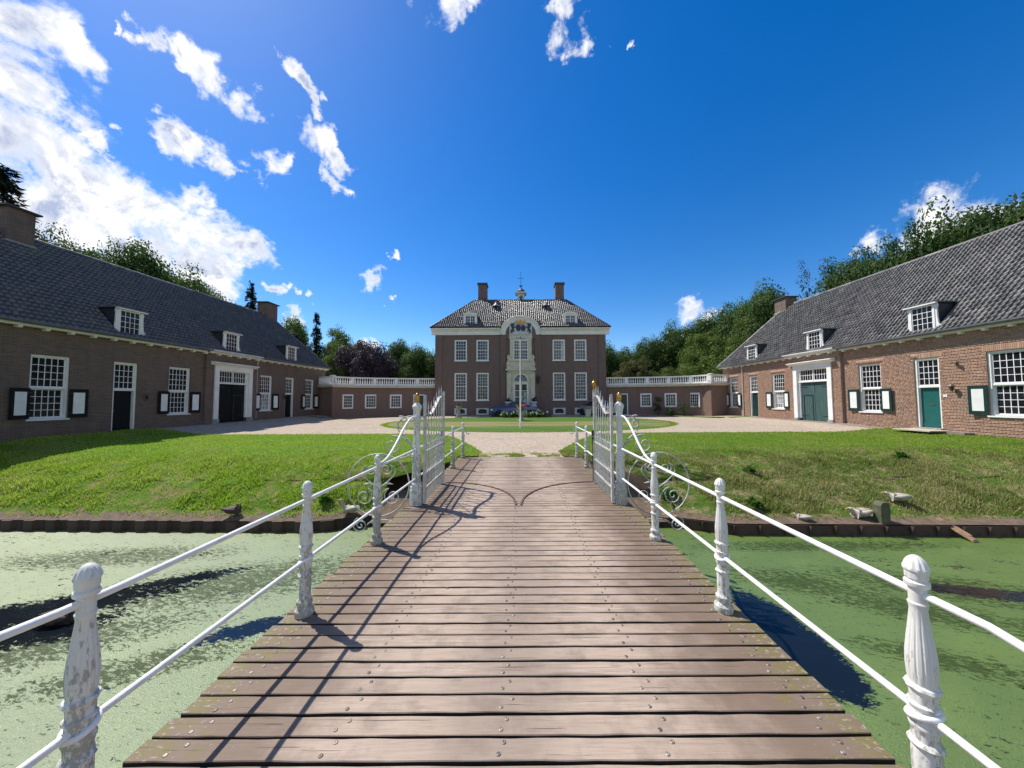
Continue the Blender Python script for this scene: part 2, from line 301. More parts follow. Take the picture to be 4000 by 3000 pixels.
def duckweed():
    """still moat water under a skin of duckweed, torn open in streaks and patches"""
    m, nt = begin('duckweed_water'); v = ocoord(nt); s = new(nt, 'ShaderNodeSeparateXYZ', {0: v})
    X, Y = s.outputs[0], s.outputs[1]
    def ell(cx, cy, rx, ry, rot=0):
        ca, sa = math.cos(rot), math.sin(rot)
        dx, dy = math_(nt, 'SUBTRACT', X, cx), math_(nt, 'SUBTRACT', Y, cy)
        a = math_(nt, 'MULTIPLY_ADD', dx, ca / rx, math_(nt, 'MULTIPLY', dy, sa / rx))
        b = math_(nt, 'MULTIPLY_ADD', dx, -sa / ry, math_(nt, 'MULTIPLY', dy, ca / ry))
        r2 = math_(nt, 'MULTIPLY_ADD', a, a, math_(nt, 'MULTIPLY', b, b))
        return maprange(nt, r2, 0, 1.6, 1, 0)
    holes = [(3.55, 4.75, .42, .95, -.05), (-3.85, 4.95, .65, .20, .5), (-7.2, 5.5, 1.7, .45, .45), (-7.0, 4.75, 1.2, .4, .5), (-6.1, 6.3, 1.0, .22, .45), (7.6, 5.75, 1.2, .2, -.25)]
    torn_at = [(-5.2, 6.2, 2.6, .8, .3), (-6.4, 4.6, 1.8, .5, .4), (-4.6, 4.3, 1.2, .3, .4), (4.9, 6.1, 1.3, .45, -.3), (6.0, 5.3, 1.4, .4, -.35), (7.2, 5.9, 2.2, .5, -.25), (5.2, 4.3, 1.0, .25, -.4), (-8.5, 7.2, 2.5, .5, .1), (6.5, 7.6, 3.0, .3, .0)]
    h = None
    for k_, q in enumerate(holes):
        e = math_(nt, 'MULTIPLY', ell(*q), 1.9 if k_ == 0 else 1.15); h = e if h is None else math_(nt, 'MAXIMUM', h, e)
    ht = None
    for q in torn_at:
        e = ell(*q); ht = e if ht is None else math_(nt, 'MAXIMUM', ht, e)
    big = noise(nt, scaled(nt, v, (1.0, 1.6, 1)), 1.5, 6, .62, .6)
    fn = noise(nt, scaled(nt, v, (1, 2.0, 1)), 11, 8, .78, .4)
    big2 = noise(nt, scaled(nt, new(nt, 'ShaderNodeVectorRotate', {'Vector': v, 'Angle': .25}, rotation_type='Z_AXIS').outputs[0], (.55, 2.6, 1)), 1.0, 5, .62)
    op = math_(nt, 'ADD', math_(nt, 'MULTIPLY', h, .80), math_(nt, 'MULTIPLY_ADD', big, 1.1, -.55))
    op = math_(nt, 'ADD', op, math_(nt, 'MULTIPLY_ADD', fn, 2.2, -1.1))
    op = math_(nt, 'ADD', op, maprange(nt, big2, .50, .72, 0, .38))
    fn2 = noise(nt, scaled(nt, new(nt, 'ShaderNodeVectorRotate', {'Vector': v, 'Angle': .3}, rotation_type='Z_AXIS').outputs[0], (1, 2.6, 1)), 8, 7, .74, .8)
    op = math_(nt, 'ADD', op, math_(nt, 'MULTIPLY_ADD', fn2, 1.5, -.75))
    mask = maprange(nt, op, .40, .46)                       # 1 = open water
    torn = maprange(nt, math_(nt, 'ADD', math_(nt, 'MULTIPLY_ADD', fn2, 3.4, -1.7), math_(nt, 'ADD', math_(nt, 'MULTIPLY_ADD', ht, .62, -.32), math_(nt, 'MULTIPLY_ADD', fn, 1.2, -.6))), .0, .16)                       # loosened, darker weed near the gaps
    g = mix(nt, maprange(nt, noise(nt, v, 1.2, 4), .4, .65), (.090, .150, .011), (.118, .185, .018))
    sp = new(nt, 'ShaderNodeTexVoronoi', {'Vector': v, 'Scale': 70.0})
    g = mix(nt, math_(nt, 'MULTIPLY', new(nt, 'ShaderNodeSeparateColor', {0: sp.outputs['Color']}).outputs[0], .45), g, (.055, .105, .014))
    g = mix(nt, math_(nt, 'MULTIPLY', torn, .85), g, (.030, .048, .014))
    fl = maprange(nt, noise(nt, v, 26, 2, .5), .765, .80)
    g = mix(nt, fl, g, (.5, .5, .42))
    w = new(nt, 'ShaderNodeBsdfPrincipled', {'Base Color': g, 'Roughness': .45, 'Specular IOR Level': maprange(nt, torn, 0, 1, 1.0, .25), 'Coat Weight': maprange(nt, torn, 0, 1, .6, .0), 'Coat Roughness': .42})
    hb = math_(nt, 'ADD', math_(nt, 'MULTIPLY', sp.outputs['Distance'], .5), math_(nt, 'MULTIPLY', fn, 1.0))
    nt.links.new(new(nt, 'ShaderNodeBump', {'Height': hb, 'Strength': .5, 'Distance': .03}).outputs[0], w.inputs['Normal'])
    wa = new(nt, 'ShaderNodeBsdfPrincipled', {'Base Color': (.006, .009, .012, 1), 'Roughness': .03, 'IOR': 1.33})
    nt.links.new(new(nt, 'ShaderNodeBump', {'Height': noise(nt, v, 5, 3), 'Strength': .12, 'Distance': .05}).outputs[0], wa.inputs['Normal'])
    ms = new(nt, 'ShaderNodeMixShader', {0: mask, 1: w.outputs[0], 2: wa.outputs[0]})
    new(nt, 'ShaderNodeOutputMaterial', {0: ms.outputs[0]})
duckweed()
def leaf(name, cols, trans=.35, rough=.5):
    m, nt = begin(name); r = rnd(nt); oi = new(nt, 'ShaderNodeObjectInfo').outputs['Random']
    geo = new(nt, 'ShaderNodeNewGeometry').outputs['Position']
    ra = nt.nodes.new('ShaderNodeValToRGB'); nt.links.new(r, ra.inputs[0])
    e = ra.color_ramp.elements; e[0].color = c4(cols[0]); e[1].color = c4(cols[-1])
    for i, c in enumerate(cols[1:-1]): e.new((i + 1) / (len(cols) - 1)).color = c4(c)
    n = noise(nt, geo, .45, 3)
    c = mix(nt, maprange(nt, n, .4, .65, 0, .5), ra.outputs[0], tuple(x * 1.35 for x in cols[-1]))
    k = maprange(nt, oi, 0, 1, .75, 1.2)
    c = mix(nt, 1.0, c, new(nt, 'ShaderNodeCombineColor', {0: k, 1: k, 2: k}).outputs[0], 'MULTIPLY')
    p = new(nt, 'ShaderNodeBsdfPrincipled', {'Base Color': c, 'Roughness': rough + .1, 'Specular IOR Level': .2})
    t = new(nt, 'ShaderNodeBsdfTranslucent', {'Color': mix(nt, .5, c, tuple(min(1, x * 2.2) for x in cols[1]))})
    ms = new(nt, 'ShaderNodeMixShader', {0: trans, 1: p.outputs[0], 2: t.outputs[0]})
    new(nt, 'ShaderNodeOutputMaterial', {0: ms.outputs[0]})
leaf('leaf_green', [(.030, .062, .016), (.048, .092, .020), (.062, .105, .022)])
leaf('leaf_light', [(.060, .105, .018), (.085, .135, .024), (.11, .15, .03)])
leaf('leaf_olive', [(.075, .090, .025), (.10, .105, .03), (.12, .12, .04)])
leaf('leaf_copper', [(.026, .019, .024), (.042, .030, .037), (.058, .046, .050)], .12)
leaf('leaf_conifer', [(.010, .024, .014), (.016, .036, .018), (.024, .046, .022)], .1, .6)
leaf('leaf_grey', [(.035, .055, .035), (.055, .075, .05), (.075, .09, .06)], .2)
leaf('blade', [(.13, .25, .014), (.18, .32, .02), (.24, .35, .03), (.32, .30, .07)], .45)
leaf('blade_wild', [(.085, .175, .012), (.17, .30, .018), (.25, .34, .03), (.40, .33, .13)], .45)
leaf('blade_dry', [(.055, .12, .012), (.11, .19, .02), (.22, .22, .06), (.42, .33, .17)], .4)
leaf('leaf_weed', [(.035, .09, .012), (.05, .12, .016), (.07, .15, .02)], .35)
leaf('leaf_rose', [(.022, .05, .014), (.035, .07, .018), (.07, .05, .02)], .25)

# ---------------------------------------------------------------- mesh helpers
class MB:
    def __init__(s): s.v = []; s.f = []
    def quad(s, a, b, c, d):
        i = len(s.v); s.v += [tuple(a), tuple(b), tuple(c), tuple(d)]; s.f.append((i, i + 1, i + 2, i + 3)); return s
    def box(s, x0, x1, y0, y1, z0, z1):
        if x0 > x1: x0, x1 = x1, x0
        if y0 > y1: y0, y1 = y1, y0
        i = len(s.v)
        s.v += [(x0, y0, z0), (x1, y0, z0), (x1, y1, z0), (x0, y1, z0), (x0, y0, z1), (x1, y0, z1), (x1, y1, z1), (x0, y1, z1)]
        s.f += [(i, i + 3, i + 2, i + 1), (i + 4, i + 5, i + 6, i + 7), (i, i + 1, i + 5, i + 4), (i + 1, i + 2, i + 6, i + 5), (i + 2, i + 3, i + 7, i + 6), (i + 3, i, i + 4, i + 7)]
        return s
    def prism(s, poly, fn, d0, d1):
        """poly: 2-D outline; fn(p, d) -> 3-D point; extruded from d0 to d1"""
        n = len(poly); i = len(s.v)
        s.v += [tuple(fn(p, d0)) for p in poly] + [tuple(fn(p, d1)) for p in poly]
        s.f.append(tuple(range(i + n - 1, i - 1, -1))); s.f.append(tuple(range(i + n, i + 2 * n)))
        for k in range(n):
            j = (k + 1) % n; s.f.append((i + k, i + j, i + n + j, i + n + k))
        return s
    def tube(s, pts, r, seg=8, closed=False):
        pts = [Vector(p) for p in pts]; n = len(pts); rr = r if isinstance(r, (list, tuple)) else [r] * n
        i0 = len(s.v); prev = None
        for k in range(n):
            a = pts[(k - 1) % n] if (closed or k > 0) else pts[k]; b = pts[(k + 1) % n] if (closed or k < n - 1) else pts[k]
            t = (b - a); t = t.normalized() if t.length > 1e-9 else Vector((0, 0, 1))
            if prev is None: u = t.orthogonal().normalized()
            else:
                u = prev - t * prev.dot(t); u = u.normalized() if u.length > 1e-6 else t.orthogonal().normalized()
            w = t.cross(u); prev = u
            for q in range(seg):
                an = 2 * math.pi * q / seg
                s.v.append(tuple(pts[k] + (u * math.cos(an) + w * math.sin(an)) * rr[k]))
        for k in range(n if closed else n - 1):
            for q in range(seg):
                a = i0 + k * seg + q; b = i0 + k * seg + (q + 1) % seg; k2 = (k + 1) % n
                s.f.append((a, b, i0 + k2 * seg + (q + 1) % seg, i0 + k2 * seg + q))
        if not closed:
            s.f.append(tuple(range(i0 + seg - 1, i0 - 1, -1))); s.f.append(tuple(range(i0 + (n - 1) * seg, i0 + n * seg)))
        return s
    def lathe(s, prof, seg=16, c=(0, 0, 0), flute=None):
        """prof: (z, r) pairs bottom to top; flute(z, angle) -> radius factor"""
        i0 = len(s.v); n = len(prof)
        for z, r in prof:
            for q in range(seg):
                an = 2 * math.pi * q / seg; k = flute(z, an) if flute else 1
                s.v.append((c[0] + r * k * math.cos(an), c[1] + r * k * math.sin(an), c[2] + z))
        for k in range(n - 1):
            for q in range(seg):
                q2 = (q + 1) % seg
                s.f.append((i0 + k * seg + q, i0 + k * seg + q2, i0 + (k + 1) * seg + q2, i0 + (k + 1) * seg + q))
        s.f.append(tuple(range(i0 + seg - 1, i0 - 1, -1))); s.f.append(tuple(range(i0 + (n - 1) * seg, i0 + n * seg)))
        return s
    def add(s, verts, faces):
        i = len(s.v); s.v += [tuple(p) for p in verts]; s.f += [tuple(i + k for k in f) for f in faces]; return s
    def mesh(s, name, mat, smooth=None):
        me = bpy.data.meshes.new(name); me.from_pydata(s.v, [], s.f)
        if mat: me.materials.append(MATS[mat])
        if smooth is not None:
            me.shade_smooth(); me.set_sharp_from_angle(angle=R(smooth))
        return me
    def build(s, name, mat, parent=None, smooth=None, loc=None, rz=None, **kw):
        return obj(name, s.mesh(name, mat, smooth), parent, loc, rz, **kw)
def obj(name, me, parent=None, loc=None, rz=None, **kw):
    o = bpy.data.objects.new(name, me); COL.objects.link(o)
    if parent: o.parent = parent
    if loc is not None: o.location = loc
    if rz is not None: o.rotation_euler = (0, 0, rz)
    for k, v in kw.items(): o[k] = v
    return o
def thing(name, label, cat, loc=(0, 0, 0), rz=0, group=None):
    o = obj(name, None, None, loc, rz, label=label, category=cat)
    o.empty_display_size = .2
    if group: o['group'] = group
    return o
def tag(o, label, cat, group=None):
    o['label'] = label; o['category'] = cat
    if group: o['group'] = group
    return o
def copy_tree(o, parent=None):
    c = o.copy(); COL.objects.link(c)
    if parent: c.parent = parent
    for ch in o.children: copy_tree(ch, c)
    return c
def np_mesh(name, V, F, mat, smooth=False):
    """fast mesh of equal-sized faces from arrays"""
    V = np.asarray(V, np.float32).reshape(-1, 3); F = np.asarray(F, np.int32); k = F.shape[1]
    me = bpy.data.meshes.new(name)
    me.vertices.add(len(V)); me.vertices.foreach_set('co', V.ravel())
    me.loops.add(F.size); me.loops.foreach_set('vertex_index', F.ravel())
    me.polygons.add(len(F)); me.polygons.foreach_set('loop_start', np.arange(len(F), dtype=np.int32) * k)
    me.update(calc_edges=True); me.validate()
    if mat: me.materials.append(MATS[mat])
    if smooth: me.shade_smooth()
    return me
CAMV = np.array([0, 0, 1.8])
FWD = np.array(co.rotation_euler.to_matrix() @ Vector((0, 0, -1))); RGT = np.array(co.rotation_euler.to_matrix() @ Vector((1, 0, 0))); UPV = np.cross(RGT, FWD)
def screen(P):
    """picture position (0..1, 0..1) and depth of world points; used only to pick which pieces show largest"""
    d = np.asarray(P) - CAMV; z = d @ FWD; z = np.where(np.abs(z) < 1e-6, 1e-6, z)
    return .5095 + .3345 * (d @ RGT) / z, .5 - .3345 * 4 / 3 * (d @ UPV) / z, z
def smooth01(x): x = min(1, max(0, x)); return x * x * (3 - 2 * x)

# ---------------------------------------------------------------- ground, moat, lawns
BX = -.065                                           # bridge axis
def court_z(x, y):
    c = min(1, max(0, (y - 11) / 16)) * .2 + min(1, max(0, (y - 27) / 7)) * .1
    side = (.36 + .01 * max(0, min(16, y - 14))) if x < 0 else (.20 + .18 * smooth01((y - 15.5) / 5))
    w = smooth01((abs(x) - 15.6) / 3.3) * smooth01((y - 11.5) / 2)
    return c + (side - c) * w
def grid_sheet(name, xs, ys, fz, mat, **kw):
    X, Y = np.meshgrid(xs, ys); V = np.stack([X, Y, np.vectorize(fz)(X, Y)], -1)
    n, m = X.shape; I = np.arange(n * m).reshape(n, m)
    F = np.stack([I[:-1, :-1], I[:-1, 1:], I[1:, 1:], I[1:, :-1]], -1).reshape(-1, 4)
    return obj(name, np_mesh(name, V, F, mat, True), **kw)
xs = np.concatenate([[-400, -150, -60, -40, -28, -24], np.arange(-21, 21.1, .7), [24, 28, 40, 60, 150, 400]])
grid_sheet('gravel_court', xs, np.concatenate([np.arange(12.6, 36.1, .6), [40, 60]]), court_z, 'gravel', kind='structure')
grid_sheet('gravel_path', np.arange(BX - 3.65, BX + 3.7, .365), np.linspace(10.9, 12.6, 7), lambda x, y: court_z(x, y), 'gravel', kind='structure')
grid_sheet('park_ground', np.array([-600, -100, 0, 100, 600.]), np.array([60, 120, 300, 900.]), lambda x, y: .3, 'wild_grass', kind='structure')
grid_sheet('park_ground', np.array([-600, -100, -24.1]), np.array([8.4, 20, 60.]), lambda x, y: .05 if x > -50 else .2, 'wild_grass', kind='structure')
grid_sheet('park_ground', np.array([24.1, 100, 600]), np.array([8.4, 20, 60.]), lambda x, y: .05 if x < 50 else .2, 'wild_grass', kind='structure')
grid_sheet('near_bank', np.array([-600, -60, -10, 0, 10, 60, 600.]), np.array([-400, -60, -12, -4.2, -2.6]), lambda x, y: -.05 if y < -4 else -1.6, 'wild_grass', kind='structure')
WZ = -1.39
MB().quad((-600, -60, WZ), (600, -60, WZ), (600, 9.95, WZ), (-600, 9.95, WZ)).build('moat_water', 'duckweed_water', kind='structure')

PROF = [(8.28, -1.13), (8.7, -1.02), (9.5, -.63), (10.5, -.24), (11.3, -.06), (12.2, .02), (12.6, .05)]
from mathutils import noise as mn
def bank_prof(y):
    for (a, za), (b, zb) in zip(PROF, PROF[1:]):
        if y <= b:
            return za + (zb - za) * max(0, (y - a) / (b - a))
    return None
def lawn_z(x, y):
    w = smooth01((abs(x - BX) - 3.7) / 1.3) if y >= 9.95 else 1.0
    sh = shore(x)
    if y < 9.88: y = max(8.28, 8.28 + (y - sh) * 1.6 / (9.88 - sh))
    bump = (mn.noise(Vector((x * .9, y * .9, 0))) * .09 + mn.noise(Vector((x * 2.7, y * 2.7, 2))) * .06)
    if y < 12.6:
        p = bank_prof(y); z = .03 * (1 - w) + p * w
        k = smooth01((y - 8.4) / .6) * smooth01((12.6 - y) / 1.2) * (.35 + .65 * w)
        return z + bump * k
    return court_z(x, y) + .05 - .02 * min(1, max(0, y - 16.9) / .6)
def edge_x(y):
    T = [(8.2, 3.73), (9.949, 3.73), (9.951, 1.99), (10.9, 1.97), (10.93, 1.38), (11.9, 1.34), (12.9, 1.75), (14.6, 2.5), (16.3, 3.3), (17.0, 4.1), (17.35, 5.2), (17.6, 7.0)]
    return float(np.interp(y, [t[0] for t in T], [t[1] for t in T]))
def shore(x):
    a = abs(x - BX); return 8.36 - .028 * x + max(0, (5.05 - a) / 1.8) * .66
rows = sorted(set(np.round(np.arange(8.28, 17.6, .14), 3)) | {9.949, 9.951, 10.9, 10.93})
LAWN_SAMPLES = []
for sgn, nm, m in ((-1, 'lawn', 'lawn'), (1, 'lawn', 'lawn_dry')):
    V = []; n = 150
    for y in rows:
        xb = edge_x(y) + (.12 * mn.noise(Vector((y * 2.3, sgn, 0))) if y > 11 else 0)
        for k in range(n):
            u = k / (n - 1); x = BX + sgn * (xb + (24.3 - xb) * u ** 1.25)
            yy = y + (shore(x) - 8.28) * max(0, 1 - (y - 8.28) / 1.6)
            V.append((x, yy, lawn_z(x, yy)))
    I = np.arange(len(rows) * n).reshape(len(rows), n)
    F = np.stack([I[:-1, :-1], I[:-1, 1:], I[1:, 1:], I[1:, :-1]], -1).reshape(-1, 4)
    if sgn < 0: F = F[:, ::-1]
    sk = [i for i, y in enumerate(rows) if y < 10]
    nv = len(V)
    for i in sk: x, y, z = V[i * n]; V.append((x, y, z - .7))
    F = np.concatenate([F, np.array([(sk[j] * n, sk[j + 1] * n, nv + j + 1, nv + j) for j in range(len(sk) - 1)])])
    o = obj(nm, np_mesh(nm, V, F, m, True), kind='structure')
    # soil strip along the pile edge: a second material on the lowest rows
    o.data.materials.append(MATS['soil'])
    mi = np.zeros(len(o.data.polygons), np.int32); cy = np.zeros(len(o.data.polygons) * 3); o.data.polygons.foreach_get('center', cy); cc = cy.reshape(-1, 3)
    edge = np.array([shore(p[0]) + .30 + .16 * mn.noise(Vector((p[0] * 1.7, 5, 0))) for p in cc])
    mi[cc[:, 1] < edge] = 1; mi[len(mi) - len(sk) + 1:] = 1
    o.data.polygons.foreach_set('material_index', mi)
MB().quad((BX - 3.75, 8.7, -1.25), (BX + 3.75, 8.7, -1.25), (BX + 3.75, 9.97, -.75), (BX - 3.75, 9.97, -.75)).build('bank_soil', 'soil', kind='structure')

# oval lawn in the middle of the court
V = [(0, 24.6, court_z(0, 24.6) + .045)]; F = []; ns = 160; nr = 14
for r in range(1, nr + 1):
    for q in range(ns):
        a = 2 * math.pi * q / ns; k = r / nr * (1 + (.012 * mn.noise(Vector((math.cos(a) * 9, math.sin(a) * 9, 0))) if r == nr else 0))
        x, y = .5 + 10.1 * k * math.cos(a), 24.8 + 6.5 * k * math.sin(a); V.append((x, y, court_z(x, y) + (.045 if r < nr else .012)))
V[0] = (.5, 24.8, court_z(.5, 24.8) + .045)
for q in range(ns): F.append((0, 1 + q, 1 + (q + 1) % ns, 0))
for r in range(nr - 1):
    for q in range(ns):
        q2 = (q + 1) % ns; F.append((1 + r * ns + q, 1 + (r + 1) * ns + q, 1 + (r + 1) * ns + q2, 1 + r * ns + q2))
me = bpy.data.meshes.new('oval_lawn'); me.from_pydata(V, [], [f if f[3] else f[:3] for f in F]); me.materials.append(MATS['oval_turf']); me.shade_smooth()
obj('oval_lawn', me, kind='structure')
def turf_strip(pts, w):
    mb = MB()
    for (a, b) in zip(pts, pts[1:]):
        d = Vector((b[0] - a[0], b[1] - a[1])).normalized(); nx, ny = -d.y * w, d.x * w
        mb.quad((a[0], a[1], court_z(*a) + .02), (b[0], b[1], court_z(*b) + .02), (b[0] + nx, b[1] + ny, court_z(b[0], b[1]) + .02), (a[0] + nx, a[1] + ny, court_z(a[0], a[1]) + .02))
    return mb.build('turf_strip', 'lawn', kind='structure')
turf_strip([(18.9, 28.6), (17.2, 28.9), (15.7, 30.9), (14.2, 31.9), (12.3, 32.5), (11.3, 33.0)][::-1], -.9)
turf_strip([(-18.4, 29.9), (-17.0, 29.9), (-15.9, 31.2), (-14.6, 32.2), (-12.6, 32.9), (-11.0, 33.4)], -.6)
# worn turf in the mouth of the path and paved gutter along the wall
pv = MB()
for k in range(22):
    y0, y1 = 17.6 + k * .5, 17.6 + (k + 1) * .5
    pv.quad((18.15, y0, court_z(18.15, y0) + .012), (19.3, y0, court_z(19.3, y0) + .012), (19.3, y1, court_z(19.3, y1) + .012), (18.15, y1, court_z(18.15, y1) + .012))
pv.build('paved_gutter', 'paving', kind='structure')

# grass blades on both banks (short on the mown top, long on the slope)
def blades(name, n, sampler, mat, hmin, hmax, wid):
    V = np.zeros((n, 4, 3), np.float32); got = 0
    while got < n:
        p = sampler()
        if p is None: continue
        x, y, z, hk = p
        h = random.uniform(hmin, hmax) * hk; a = random.uniform(0, 2 * math.pi); le = random.uniform(.1, .8) * h; b = random.uniform(0, 2 * math.pi)
        dx, dy = math.cos(a) * wid, math.sin(a) * wid; lx, ly = math.cos(b) * le, math.sin(b) * le
        V[got] = [(x - dx, y - dy, z - .01), (x + dx, y + dy, z - .01), (x + lx + dx * .3, y + ly + dy * .3, z + h), (x + lx - dx * .3, y + ly - dy * .3, z + h)]
        got += 1
    return obj(name, np_mesh(name, V, np.arange(n * 4).reshape(n, 4), mat), kind='stuff')
def bank_sample(lo, hi, slope, side=0):
    def f():
        y = random.uniform(lo, hi); x = random.uniform(-1, 1); x = math.copysign(abs(x) ** .9, x) * (y * 1.5 + 1.5) + BX
        if abs(x) > 19.4: return None
        if side: x = BX + side * abs(x - BX)
        if abs(x - BX) < edge_x(y) - .03 or y < shore(x) + .12: return None
        if y < shore(x) + .42 and random.random() < .8: return None
        c = mn.noise(Vector((x * .55, y * .8, 7))); c2 = mn.noise(Vector((x * 2.1, y * 2.1, 3)))
        if slope:
            if c < -.2 and random.random() < .75: return None
            if c2 < -.25 and random.random() < .7: return None
            k = min(1, max(0, (12.3 - y) / 1.6))
            return x, y, lawn_z(x, y), (.5 + max(0, c2) * 1.7 + max(0, c) * .8) * (.3 + .7 * k)
        if y < 12.3 and random.random() > (y - 10.2) / 2.1: return None
        return x, y, lawn_z(x, y), 1
    return f
blades('grass', 56000, bank_sample(8.3, 12.3, True, -1), 'blade_wild', .035, .105, .012)
blades('grass', 52000, bank_sample(8.3, 12.3, True, 1), 'blade_dry', .035, .115, .012)
blades('grass', 80000, bank_sample(10.2, 17.62, False), 'blade', .018, .055, .012)
def path_tufts():
    y = 10.97 + abs(random.gauss(0, .32)); x = BX + random.gauss(0, .8)
    return (x, y, 0.0, 1) if abs(x - BX) < 1.3 and mn.noise(Vector((x * 2, y * 3, 1))) > -.05 else None
blades('grass', 2500, path_tufts, 'blade_wild', .02, .06, .008)
def oval_rim():
    a = random.uniform(0, 2 * math.pi); k = 1 + random.gauss(0, .012)
    x, y = .5 + 10.1 * k * math.cos(a), 24.8 + 6.5 * k * math.sin(a)
    return x, y, court_z(x, y), 1
blades('grass', 9000, oval_rim, 'blade', .03, .08, .02)

# coarse weeds on the bank
def weed(x, y, s, label):
    t = thing('weed_clump', label, 'weed', (x, y, lawn_z(x, y)), random.uniform(0, 6), 'weed clumps on the moat banks')
    mb = MB()
    for k in range(70):
        a = random.uniform(0, 6.283); el = random.uniform(.25, 1.35); L = random.uniform(.5, 1) * s; w = L * random.uniform(.10, .18)
        d = Vector((math.cos(a) * math.cos(el), math.sin(a) * math.cos(el), math.sin(el))); sd = Vector((-math.sin(a), math.cos(a), 0)) * w
        b = d * L * .15; m_ = d * L * .65; e = d * L + Vector((0, 0, -L * .18))
        mb.quad(b, m_ - sd, e, m_ + sd)
    mb.build('foliage', 'leaf_weed', t)
weed(4.75, 10.3, .34, 'bushy dark green weed on the right bank nearest the scrolled railing post')
weed(6.7, 10.2, .30, 'small green weed on the right bank, second from the bridge')
weed(5.9, 8.85, .34, 'bright green grassy weed low on the right bank above the pile wall')
weed(3.95, 9.35, .36, 'spiky green weed beside the right wing wall of the bridge')
weed(12.1, 11.0, .4, 'leafy weed high on the right bank far from the bridge')
weed(-5.2, 9.15, .3, 'low green weed on the left bank behind the brown duck')

# ---------------------------------------------------------------- pile walls along the moat
def pile_wall(sgn, label):
    t = thing('pile_wall', label, 'retaining wall', (0, 0, 0), 0, 'pile walls along the moat')
    pts = [(x, shore(x)) for x in (BX + sgn * 24.0, BX + sgn * 5.05, BX + sgn * 3.2)] + [(BX + sgn * 1.2, 9.2)]
    top = -1.16 if sgn > 0 else -1.13
    for (a, b) in zip(pts, pts[1:]):
        L = math.dist(a, b); n = max(1, round(L / .573)); d = Vector((b[0] - a[0], b[1] - a[1])) / L
        ang = math.atan2(d.y, d.x); rz = ang if sgn < 0 else ang + math.pi
        for k in range(n):
            w = L / n; mid = Vector(a) + d * (k + .5) * w
            pw, jw = w / 2 - .012, .02
            dz = random.uniform(-.012, .012)
            mb = MB()
            if sgn > 0:      # flat panels with a thin triangular fin at the joint
                mb.box(-pw, pw, -.02, .03, -1.75, top + dz)
                mb.prism([(-.02, top + .0), (-.02, -1.40), (-.10, top + .0)], lambda p, q: (q, p[0], p[1]), w / 2 - .012, w / 2 + .006)
            else:            # corrugated sheet: shallow trapezoid troughs
                mb.prism([(-w / 2, .03), (-w * .30, .03), (-w * .2, -.045), (w * .2, -.045), (w * .30, .03), (w / 2, .03), (w / 2, .06), (-w / 2, .06)], lambda p, q: (p[0], p[1], q), -1.75, top + dz)
            mb.build('pile_panel', 'pile_wood', t, None, (mid.x, mid.y, 0), rz)
pile_wall(-1, 'dark corrugated pile wall holding up the left bank of the moat')
pile_wall(1, 'dark timber panel wall with pale fins holding up the right bank')
mp = MB().prism([(-.115, 0), (.115, 0), (.115, .50), (.08, .565), (.03, .58), (-.03, .58), (-.08, .565), (-.115, .50)], lambda p, d: (p[0], d, p[1]), -.09, .09).build('mooring_post', 'mossy_wood', None, None, (8.50, 8.24, -1.22), R(4))
tag(mp, 'short mossy round-topped wooden post standing at the right pile wall', 'post')
dw = MB(); A_, B_ = Vector((9.92, 8.32, -1.085)), Vector((10.02, 7.72, -1.385)); d_ = (B_ - A_); sx_ = Vector((.075, .012, 0)); up_ = Vector((0, .01, .035))
for (f0, f1, k0, k1, h) in ((0, 1, -1, 1, 0), (.35, .86, -.1, .95, .030), (.80, 1.0, -.9, .5, .02)):
    p0, p1 = A_ + d_ * f0 + Vector((0, 0, h)), A_ + d_ * f1 + Vector((0, 0, h))
    c_ = [p0 + sx_ * k0, p0 + sx_ * k1, p1 + sx_ * k1, p1 + sx_ * k0]; dw.add(c_ + [q + up_ for q in c_], [(3, 2, 1, 0), (4, 5, 6, 7), (0, 1, 5, 4), (1, 2, 6, 5), (2, 3, 7, 6), (3, 0, 4, 7)])
tag(dw.build('plank_ramp', 'driftwood', None), 'loose orange-brown plank leaning from the right bank into the duckweed', 'plank')

# ---------------------------------------------------------------- bridge
bridge = thing('wooden_bridge', 'flat wooden plank footbridge leading over the moat to the court', 'bridge', (BX, 0, 0))
def plank_mesh(seed):
    rg = random.Random(seed); n = 26; hw = .0578; V = []; F = []
    for k in range(n + 1):
        x = -1.93 + 3.86 * k / n; j0, j1 = rg.uniform(-.0026, .0026), rg.uniform(-.0026, .0026); jz = rg.uniform(-.001, .001)
        if k in (0, n): x += rg.uniform(-.012, .012)
        V += [(x, -hw + j0, -.045), (x, -hw + j0, -.004), (x, -hw + .0035 + j0, jz), (x, hw - .0035 + j1, jz), (x, hw + j1, -.004), (x, hw + j1, -.045)]
    for k in range(n):
        for q in range(5): a = k * 6 + q; F.append((a, a + 1, a + 7, a + 6)[::-1])
        F.append((k * 6 + 5, k * 6, k * 6 + 6, k * 6 + 11)[::-1])
    F.append((0, 1, 2, 3, 4, 5)); F.append(tuple(n * 6 + q for q in (5, 4, 3, 2, 1, 0)))
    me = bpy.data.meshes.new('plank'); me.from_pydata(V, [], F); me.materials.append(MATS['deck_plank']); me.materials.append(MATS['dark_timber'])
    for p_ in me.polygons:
        if abs(p_.normal.z) < .4 and abs(p_.normal.y) > .5: p_.material_index = 1  # dirty plank sides, also darkened to put shade into the gaps
    me.update(); return me
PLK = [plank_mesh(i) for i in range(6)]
bolt_me = MB().lathe([(-.004, .0125), (.0022, .0125), (.0045, .0095), (.0050, .004), (.0042, .003)], 10).mesh('bolt', 'bolt_metal', 50)
far_bolts = MB(); PITCH = .1335; y = -2.55; i = 0
BOLT_X = (-1.72, -.94, -.045, .83, 1.71)
